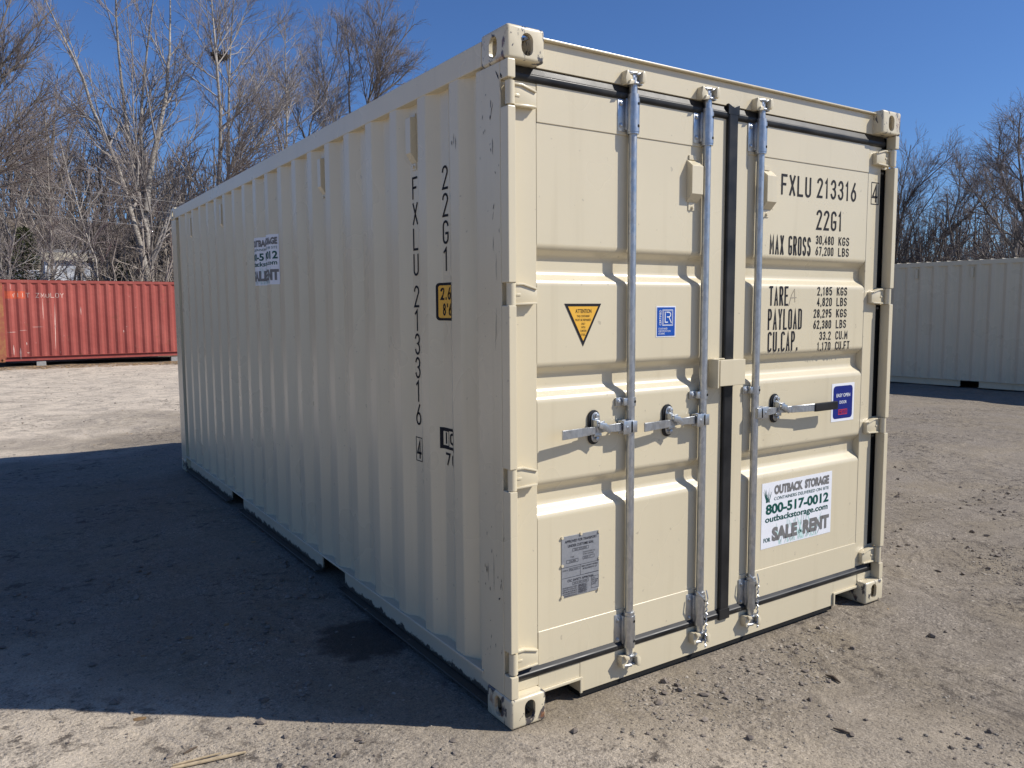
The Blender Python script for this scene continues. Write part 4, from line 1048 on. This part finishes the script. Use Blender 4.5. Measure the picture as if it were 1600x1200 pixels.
def branch(P, Rr, M, t0, t1, ang, lf, K, rf, rend, up, wander, rg, cap=None):
    N, Kp, _ = P.shape
    seg = np.linalg.norm(np.diff(P, axis=1), axis=-1); ln = seg.sum(1)
    i = rg.choice(N, M, p=ln / ln.sum()); t = t0 + (t1 - t0) * rg.random(M) ** .85
    f = t * (Kp - 1); k = np.clip(f.astype(int), 0, Kp - 2); fr = (f - k)[:, None]
    b = P[i, k] * (1 - fr) + P[i, k + 1] * fr; d = P[i, k + 1] - P[i, k]; d /= np.linalg.norm(d, axis=1, keepdims=True) + 1e-9
    rb = Rr[i, k] * (1 - fr[:, 0]) + Rr[i, k + 1] * fr[:, 0]
    q = rg.normal(size=(M, 3)); q -= (q * d).sum(1, keepdims=True) * d; q /= np.linalg.norm(q, axis=1, keepdims=True)
    an = np.radians(rg.uniform(ang[0], ang[1], M))[:, None]
    d = d * np.cos(an) + q * np.sin(an)
    l = ln[i] * lf * (1.12 - t) * rg.uniform(.6, 1.25, M)
    if cap: l = np.clip(l, cap[0], cap[1])
    out = np.empty((M, K, 3)); out[:, 0] = b; st = (l / (K - 1))[:, None]
    for j in range(1, K):
        d = d + rg.normal(size=(M, 3)) * wander; d[:, 2] += up; d /= np.linalg.norm(d, axis=1, keepdims=True)
        out[:, j] = out[:, j - 1] + d * st
    r0 = np.minimum(rb * rf, .012 + l * .016)
    rad = r0[:, None] + (rend - r0)[:, None] * np.linspace(0, 1, K)[None] ** .8
    return out, np.maximum(rad, rend)
def bark(name, lo, hi, spot=None):
    m = NT(name, .9, 0, .2)
    c = m.ramp(m.noise(5, 6, .7, m.co((1, 1, .45))), [(.3, lo), (.7, hi)])
    if spot: c = m.mix(m.ramp(m.noise(9, 3, .6, m.co((1, 1, 2.4))), [(.56, 0.0), (.62, .8)]), c, spot)
    m.color(c); return m.m
BARK_L = bark('pale_grey_bark', (.22, .198, .172), (.45, .41, .36), (.07, .06, .05))
BARK_D = bark('dark_grey_bark', (.095, .08, .068), (.22, .19, .16))
TWIG = bark('twig_bark', (.165, .138, .130), (.32, .28, .265))
TWIG_G = bark('grey_twig_bark', (.24, .215, .195), (.44, .40, .36))
TREES = {
'A':[[(4.29,34,2.94),(3.84,34,4.38),(3.5,34,6.45),(3.34,34,7.57),(2.79,34,8.73),(2.51,34,9.62),(2.11,34,11.47),(1.18,34,13.07),(.83,34,13.99)],[(4.36,34,2.94),(4.2,34,5.27),(3.9,34,7.26),(3.77,34,8.56),(3.64,34,10.4),(3.64,34,11.79),(3.45,34,12.86),(3.49,34,14.05),(3.53,34,15.78)],[(4.33,34,3.82),(4.27,34,5.74),(4.26,34,7.65),(4.27,34,9.57),(4.48,34,11.47),(4.74,34,12.91),(5.01,34,15.12)],[(4.27,34,5.74),(4.38,34,7.09),(4.7,34,8.27),(5.15,34,9.86),(5.4,34,11.61),(5.61,34,13.53),(5.77,34,15.53)]],
'B':[[(7.07,34,2.31),(7.25,34,7),(7.36,34,8.4),(7.34,34,10.57),(7.23,34,11.76),(7.15,34,13.02),(7.25,34,14.81),(7.31,34,16.39)],[(7.31,34,2.31),(7.58,34,7.11),(7.72,34,9.18),(7.86,34,10.64),(7.99,34,12.09),(8.19,34,13.58),(8.27,34,15.01),(8.39,34,16.9)]],
'C':[[(11.11,38,2.4),(11.42,38,9.56),(11.5,38,11.14),(11.59,38,12.84),(11.74,38,14.35),(11.92,38,15.93)],[(11.25,38,6.59),(11.36,38,9.93),(10.94,38,10.82),(10.29,38,11.97),(10.01,38,13)]],
'D':[[(13.18,40,2.45),(13.51,40,10.84),(13.4,40,11.66),(14.32,40,12.72),(14.82,40,13.87),(15.02,40,15.58),(14.97,40,16.58)],[(13.46,40,10.33),(12.71,40,11.91),(12.38,40,12.53),(12.09,40,13.79)]],
'D2':[[(14.79,40,2.45),(15.05,40,11.8),(14.76,40,12.85),(14.38,40,14.81),(14.62,40,16.85)]],
'E':[[(16.89,41,2.48),(17.2,41,13.14),(17.45,41,15.13),(17.84,41,16.96),(18.48,41,18.84)],[(17.09,41,10.16),(17.28,41,13.22),(18.2,41,15.13),(19.25,41,16.92),(20.3,41,18.19)],[(17.09,41,10.16),(17.28,41,13.22),(18.58,41,14.29),(19.83,41,15.38),(20.69,41,16.43)],[(17.0,41,8),(16.26,41,12.49),(16.31,41,14.5),(16.47,41,16.27),(16.41,41,18.16)]],
'F':[[(-2.4,30,1.97),(-2.01,30,5.57),(-1.71,30,7.67),(-1.27,30,9.18),(-.74,30,10.71),(-.18,30,12.47)],[(-2.01,30,5.57),(-1.53,30,7.7),(-.7,30,9.78),(.11,30,11.07),(1.01,30,12.13)],[(-2.03,30,5.15),(-1.34,30,7.93),(-.72,30,9.36),(-.13,30,10.08),(.46,30,10.67)],[(-2.08,30,4.94),(-1.43,30,6.45),(-.81,30,7.78),(.07,30,8.74),(.67,30,9.25)]],
'G':[[(1.24,44,2.46),(1.54,44,9.16),(1.55,44,10.51),(1.25,44,11.49),(1.08,44,12.78),(.8,44,13.2)],[(1.46,44,6.61),(2.15,44,9.03),(2.51,44,10.55),(3.07,44,11.57),(3.46,44,12.5)],[(1.54,44,9.16),(1.79,44,10.72),(1.98,44,12.3),(2.09,44,13.4)]],
'S1':[[(-.83,31,2.78),(-.72,31,3.54),(-.68,31,4.12),(-.48,31,4.72),(-.2,31,5.49),(.11,31,6.3)]],
'S2':[[(.28,31,2.79),(.45,31,3.37),(.6,31,4.18),(.6,31,4.98),(.53,31,5.88),(.64,31,7.24),(.58,31,8.35)]],
'S3':[[(1.98,31,2.82),(1.97,31,3.91),(1.71,31,4.23),(1.62,31,5.04),(1.44,31,5.6),(1.19,31,6.62),(1.04,31,7.74)]],
'S4':[[(3.02,37,3.05),(3.05,37,4.73),(2.97,37,6.25),(2.85,37,7.76),(2.88,37,9.53)]],
'S5':[[(1.28,32,2.84),(1.46,32,3.45),(1.63,32,3.91),(2.09,32,4.32),(2.42,32,4.84),(2.94,32,5.45),(3.55,32,6.48)]],
'S6':[[(.56,31,2.8),(.62,31,3.19),(.89,31,3.59),(1.1,31,3.67),(1.44,31,3.54)]],
'R1':[[(38,21.43,2.56),(38,21.2,6.3),(38,20.67,7.4),(38,20.21,7.6),(38,19.52,8.13),(38,18.49,8.84)],[(38,21.5,2.56),(38,21.47,6.85),(38,21.12,8.42),(38,20.84,9.82)],[(38,21.15,2.55),(38,20.43,5.77),(38,19.65,6.64),(38,19.05,7.51)]],
'R2':[[(40,20.16,2.55),(40,19.92,4.65),(40,19.1,6.59),(40,19.01,7.34),(40,19.26,8.65),(40,19.23,9.28)],[(40,19.69,5.29),(40,18.46,6.33),(40,17.91,7.52),(40,18.11,8.63)]],
'R3':[[(34,13.51,2.32),(34,13.74,3.91),(34,13.95,4.18),(34,14.48,4.91),(34,14.76,5.31),(34,15.27,6.16),(34,15.96,7.28)]],
'R4':[[(38,14.91,2.11),(38,15.2,5.29),(38,15.33,6.17),(38,15.56,7.63),(38,15.74,9.08),(38,15.53,10.29)],[(38,15.28,5.88),(38,16.07,6.98),(38,16.56,8.35),(38,16.48,9.5)],[(38,15.19,5.58),(38,14.6,6.93),(38,14.3,8.55)]]}
#      base radius, n1, n2, n3, n4, start, angle, bark, label
TP = {
'A': (.20, 62, 420, 2300, 5200, .22, (22, 48), 'L', 'pale four stemmed tree rising above the red container, tallest of the left group'),
'B': (.17, 50, 360, 2000, 4600, .35, (30, 62), 'L', 'pale twin trunk tree with a dark nest, rising left of the cream container roof'),
'C': (.13, 34, 240, 1300, 3000, .45, (22, 42), 'L', 'slim pale tree with a narrow reddish crown, right of the twin trunk tree'),
'D': (.09, 26, 180, 900, 2000, .5, (22, 45), 'D', 'crooked dark tree above the middle of the cream container roof'),
'D2': (.08, 26, 180, 900, 2000, .55, (20, 40), 'L', 'thin straight tree just left of the fan shaped tree'),
'E': (.15, 46, 380, 2200, 5200, .5, (18, 40), 'D', 'tree with a broad fan shaped crown, rightmost above the cream container roof'),
'F': (.12, 40, 320, 1900, 4200, .35, (18, 40), 'D', 'tree leaning in from the left edge with long sweeping branches'),
'G': (.13, 44, 300, 1500, 3200, .3, (25, 60), 'D', 'dark forked tree at the back left behind the pale saplings'),
'S1': (.06, 12, 70, 260, 300, .3, (25, 60), 'L', 'thin pale sapling at the far left above the rusty end of the red container'),
'S2': (.06, 16, 90, 340, 400, .3, (25, 60), 'L', 'crooked pale sapling in front of the white shed, left of it'),
'S3': (.05, 16, 90, 340, 400, .3, (25, 60), 'L', 'slender sapling bending left beside the right end of the white shed'),
'S4': (.09, 14, 80, 340, 400, .3, (40, 75), 'D', 'dark straight trunk between the white shed and the four stemmed tree'),
'S5': (.07, 14, 90, 340, 400, .3, (30, 70), 'D', 'dark trunk leaning right across the front of the white shed'),
'S6': (.05, 9, 50, 160, 160, .3, (30, 70), 'L', 'low pale sapling arching over the white shed'),
'R1': (.10, 44, 340, 1900, 3600, .3, (15, 38), 'D', 'fan of slanting reddish branches just behind the right corner of the cream container'),
'R2': (.09, 30, 220, 1200, 2400, .3, (22, 50), 'D', 'forked dark tree above the middle of the shaded container'),
'R3': (.15, 20, 150, 700, 1200, .35, (30, 65), 'D', 'thick dark trunk leaning left above the shaded container'),
'R4': (.17, 46, 340, 1900, 3600, .3, (28, 58), 'D', 'large dark tree with a round crown at the right edge')}
for key, stems in TREES.items():
    r0, n1, n2, n3, n4, t0, ang, bk, lab = TP[key]
    rg = np.random.default_rng(sum(map(ord, key)) * 13)
    right = key[0] == 'R'
    base = np.array(stems[0][0], float); gz = -.35 if right else -.25
    base = np.array([base[0], base[1], gz])
    K = 14; P = []; Q = []
    for si, s in enumerate(stems):
        s = np.array(s, float)
        if si == 0 or s[0, 2] < 4.0 and s[0, 2] - s[1, 2] < 0:
            first = s[0].copy(); first[2] = gz; s = np.vstack([first, s])
        ph = rg.uniform(0, 6.28, 2); amp = .055 * (s[:, 2] - s[0, 2])
        off = amp * np.sin(ph[0] + .45 * s[:, 2]) + (si * .12 if si else 0) * np.minimum(1, (s[:, 2] - s[0, 2]) / 3)
        s = s + np.outer(off, [1.0, .1, 0] if right else [.05, 1.0, 0])
        d = np.concatenate([[0], np.cumsum(np.linalg.norm(np.diff(s, axis=0), axis=1))]); tt = np.linspace(0, d[-1], K)
        p = np.stack([np.interp(tt, d, s[:, c]) for c in range(3)], 1)
        pm = p.copy(); pm[1:-1] = .25 * p[:-2] + .5 * p[1:-1] + .25 * p[2:]; p = pm
        p[1:-1] += rg.normal(size=(K - 2, 3)) * .018
        P.append(p); rb = r0 * (1 if si == 0 else .78)
        Q.append(rb + (.018 - rb) * np.linspace(0, 1, K) ** .75)
    P = np.array(P); Q = np.array(Q)
    root = tag(empty('bare_sapling' if key[0] == 'S' else 'bare_tree', base), lab, 'sapling' if key[0] == 'S' else 'tree', 'saplings in front of the wood' if key[0] == 'S' else 'bare trees around the lot')
    BK = BARK_L if bk == 'L' else BARK_D
    V, F4 = tubes(P - base, Q, 8); np_obj('trunk', V, F4, BK, root)
    up = .055 if not right else .03
    wild = .06 if key in ('A', 'B', 'C', 'E', 'F', 'D2', 'R1') else .11
    B1, R1 = branch(P, Q, n1, t0, .98, ang, .48, 8, .6, .009, up, wild, rg, (.8, 6.0))
    B2, R2 = branch(B1, R1, n2, .10, 1, (18, 40), .55, 6, .75, .0062, up * .5, wild, rg, (.7, 3.2))
    B3, R3 = branch(B2, R2, int(n3 * .9), .08, 1, (16, 40), .6, 4, .8, .0048, up * .4, wild * 1.2, rg, (.5, 1.8))
    B4, R4 = branch(B3, R3, int(n4 * .6), .08, 1, (16, 42), .65, 3, .85, .0036, .02, .08, rg, (.3, .95))
    V1, F1 = tubes(B1 - base, R1, 5); V2, F2 = tubes(B2 - base, R2, 4)
    V = np.concatenate([V1, V2]); F = np.concatenate([F1, F2 + len(V1)]); np_obj('branches', V, F, BK if bk == 'D' else TWIG_G, root)['kind'] = 'stuff'
    V3, F3 = tubes(B3 - base, R3, 3); V4, F4 = tubes(B4 - base, R4, 3)
    V = np.concatenate([V3, V4]); F = np.concatenate([F3, F4 + len(V3)]); np_obj('twigs', V, F, TWIG, root)['kind'] = 'stuff'

# bird nest in the twin trunk tree
rg = np.random.default_rng(5); n = 260
th = rg.uniform(0, 6.28, n); ph = rg.uniform(-.9, .5, n); rr_ = .30
c0 = np.stack([rr_ * np.cos(th) * np.cos(ph), rr_ * np.sin(th) * np.cos(ph), .22 * np.sin(ph)], 1)
d = rg.normal(size=(n, 3)); d /= np.linalg.norm(d, axis=1, keepdims=True)
V, F = tubes(np.stack([c0 - d * .13, c0 + d * .13], 1), np.full((n, 2), .012), 3)
nest = np_obj('bird_nest', V, F, BARK_D); nest.location = (7.5, 34.05, 12.6)
tag(nest, 'dark ball of twigs, a nest high in the twin trunk tree', 'nest')

# the wood behind: a thicket of saplings and brush that reads as one mass
def thicket(name, places, mat, rg, tall):
    temps = []
    for q in range(9):
        h = 1.0; K = 6; z = np.linspace(0, h, K); ns = rg.integers(2, 4)
        P = np.stack([np.stack([np.cumsum(rg.normal(size=K) * .03) + rg.normal() * .10 * z, np.cumsum(rg.normal(size=K) * .03) + rg.normal() * .10 * z, z * rg.uniform(.7, 1)], 1) for _ in range(ns)])
        Q = np.tile(.0095 + (.003 - .0095) * np.linspace(0, 1, K), (ns, 1))
        B1, R1 = branch(P, Q, 20 if tall else 14, .12, .97, (22, 65), .36, 4, .7, .0016, .06, .18, rg, (.06, .5))
        B2, R2 = branch(B1, R1, 66 if tall else 42, .1, 1, (20, 60), .5, 3, .75, .0013, .04, .2, rg, (.04, .25))
        B3, R3 = branch(B2, R2, 100 if tall else 40, .1, 1, (20, 60), .6, 2, .8, .0011, .03, .2, rg, (.04, .14))
        Vs = []; Fs = []; o = 0
        for (p, r, n) in ((P, Q, 5), (B1, R1, 3), (B2, R2, 3), (B3, R3, 3)):
            v, f = tubes(p, r, n); Vs.append(v); Fs.append(f + o); o += len(v)
        temps.append((np.concatenate(Vs), np.concatenate(Fs)))
    VV = []; FF = []; o = 0
    for (x, y, z, h) in places:
        v, f = temps[rg.integers(len(temps))]; a = rg.uniform(0, 6.28); c, s = np.cos(a), np.sin(a)
        w_ = h * rg.uniform(.8, 1.3)
        u = np.stack([(v[:, 0] * c - v[:, 1] * s) * w_ + x, (v[:, 0] * s + v[:, 1] * c) * w_ + y, v[:, 2] * h + z], 1)
        VV.append(u); FF.append(f + o); o += len(u)
    return tag(np_obj(name, np.concatenate(VV), np.concatenate(FF), mat), kind='stuff')
rg = np.random.default_rng(21)
def place(n, a0, a1, d0, d1, h0, h1):
    out = []
    while len(out) < n:
        a = R(rg.uniform(a0, a1)); d = d0 + (d1 - d0) * rg.random() ** .8
        x = -1.57 + d * math.sin(a); y = -2.39 + d * math.cos(a)
        if y < 30.5 and x < 8: continue
        if 1.9 < math.degrees(a) < 6.0 and d < 54 and (math.degrees(a) > 2.9 or rg.random() < .85): continue
        if abs(x - 1.6) < 3.4 and 45 < y < 51: continue
        out.append((x, y, max(-.3, float(hill_h(np.array(x), np.array(y)))) - .1, rg.uniform(h0, h1)))
    return out
THM = bark('brush_bark', (.095, .08, .07), (.23, .195, .17)); THG = bark('brush_bark_pale', (.20, .17, .145), (.40, .35, .30))
thicket('brush_thicket', place(235, -4, 24, 36, 66, 5.5, 10.0), THM, rg, 1)
thicket('brush_thicket', place(95, -4, 24, 33, 50, 3.5, 7.0), THG, rg, 1)
thicket('brush_thicket', place(215, 56, 78, 40, 74, 4.2, 8.5), THM, rg, 1)
thicket('brush_thicket', place(230, -4, 26, 60, 112, 7.0, 13.0), THM, rg, 0)
thicket('brush_thicket', place(140, 55, 79, 66, 112, 5.0, 9.5), THM, rg, 0)
thicket('brush_thicket', place(120, 24, 57, 46, 80, 4, 8.5), THM, rg, 0)
thicket('brush_thicket', place(55, -24, -4, 36, 70, 4.5, 9), THM, rg, 0)

# evergreen shrubs: green tufts of needles low in the wood
m = NT('evergreen_needles', .8, 0, .3); m.color(m.ramp(m.noise(4, 4, .7), [(.3, (.025, .035, .014)), (.7, (.075, .085, .035))])); NEEDLE = m.m
def evergreen(x, y, z, h, wd, label):
    n = 1500; t = rg.random(n); r = wd * (1 - t * .85) * np.sqrt(rg.random(n)); a = rg.uniform(0, 6.28, n)
    c = np.stack([r * np.cos(a), r * np.sin(a), t * h], 1); d = np.stack([np.cos(a), np.sin(a), rg.uniform(-.3, .7, n)], 1) + rg.normal(size=(n, 3)) * .4; d /= np.linalg.norm(d, axis=1, keepdims=True)
    l = rg.uniform(.08, .22, n)[:, None]
    V, F = tubes(np.stack([c, c + d * l], 1), np.stack([np.full(n, .022), np.full(n, .004)], 1), 3)
    root = tag(empty('evergreen_shrub', (x, y, z)), label, 'shrub', 'evergreen shrubs in the wood')
    np_obj('foliage', V, F, NEEDLE, root)['kind'] = 'stuff'
    MB().cyl((0, 0, -.3), (0, 0, h), .05, .01, 6).build('stem', BARK_D, root)
evergreen(-.2, 33.5, 1.2, 3.6, 1.1, 'sparse green evergreen shrub left of the white shed')
evergreen(3.6, 36.5, .9, 2.9, .8, 'small green evergreen shrub between the white shed and the four stemmed tree')

# white shed glimpsed through the trunks
WS = flat('white_siding', (.72, .74, .78), .5, var=.03, sc=4); FASC = flat('cream_fascia', (.55, .50, .40), .6, var=.08, sc=8); ROOFM = flat('grey_roof_felt', (.16, .155, .15), .9, var=.2, sc=6); GLASSD = flat('dark_window_glass', (.02, .024, .03), .12)
sh = tag(empty('white_shed', (2.55, 47.5, 0)), 'white shed with a cream roof edge glimpsed between trunks above the red container', 'shed')
mb = MB(); mb.box(-1.30, 1.05, 0, 2.4, -.3, 4.35); mb.build('wall', WS, sh)
MB().prism([(-.15, 4.42), (2.55, 4.42), (2.55, 4.6), (1.2, 5.05), (-.15, 4.72)], 'x', -1.45, 1.25).build('roof', ROOFM, sh)
MB().box(-1.47, 1.27, -.20, -.155, 4.36, 4.78).build('fascia', FASC, sh, bevel=.01)
MB().box(1.056, 1.25, -.05, .05, -.3, 4.34).build('corner_board', FASC, sh)
MB().box(.20, .34, -.012, -.002, 2.0, 4.2).build('door_gap', GLASSD, sh)
sh2 = tag(empty('white_trailer', (-.35, 46, 0)), 'low white trailer behind the saplings left of the shed', 'trailer')
MB().box(-1.6, 1.3, 0, 2.2, 1.7, 3.75).build('body', WS, sh2, bevel=.08, seg=3)
MB().box(-1.2, -.6, -.012, -.002, 2.9, 3.4).build('window', GLASSD, sh2)
MB().box(.95, 1.35, .4, .8, 3.76, 4.55).build('vent_stack', FASC, sh2, bevel=.01)
for xw in (-.5, .4):
    MB().cyl((xw, -.02, 1.3), (xw, .25, 1.3), .42, n=18).build('wheel', RUBBER, sh2)
MB().box(-1.5, 1.2, .1, 2.1, -.3, 1.69).build('skirting', DARK, sh2)

# overhead wires crossing in front of the wood
WIREM = flat('pale_wire', (.30, .285, .26), .6)
for (za, zb, sag, lab) in ((6.35, 5.85, .25, 'uppermost of the three pale overhead wires in front of the wood'), (6.0, 5.35, .2, 'middle one of the three pale overhead wires in front of the wood'), (5.3, 4.75, .15, 'lowest of the three pale overhead wires in front of the wood')):
    pts = [Vector((-6 + 24 * t, 29.6 + .8 * t, za + (zb - za) * t * 1.9 - sag * 4 * t * (1 - t))) for t in np.linspace(0, 1, 25)]
    o = MB().tube([p - pts[0] for p in pts], .008, 5, ref=(0, 0, 1)).build('overhead_wire', WIREM, None); o.location = pts[0]
    tag(o, lab, 'wire', 'overhead wires')
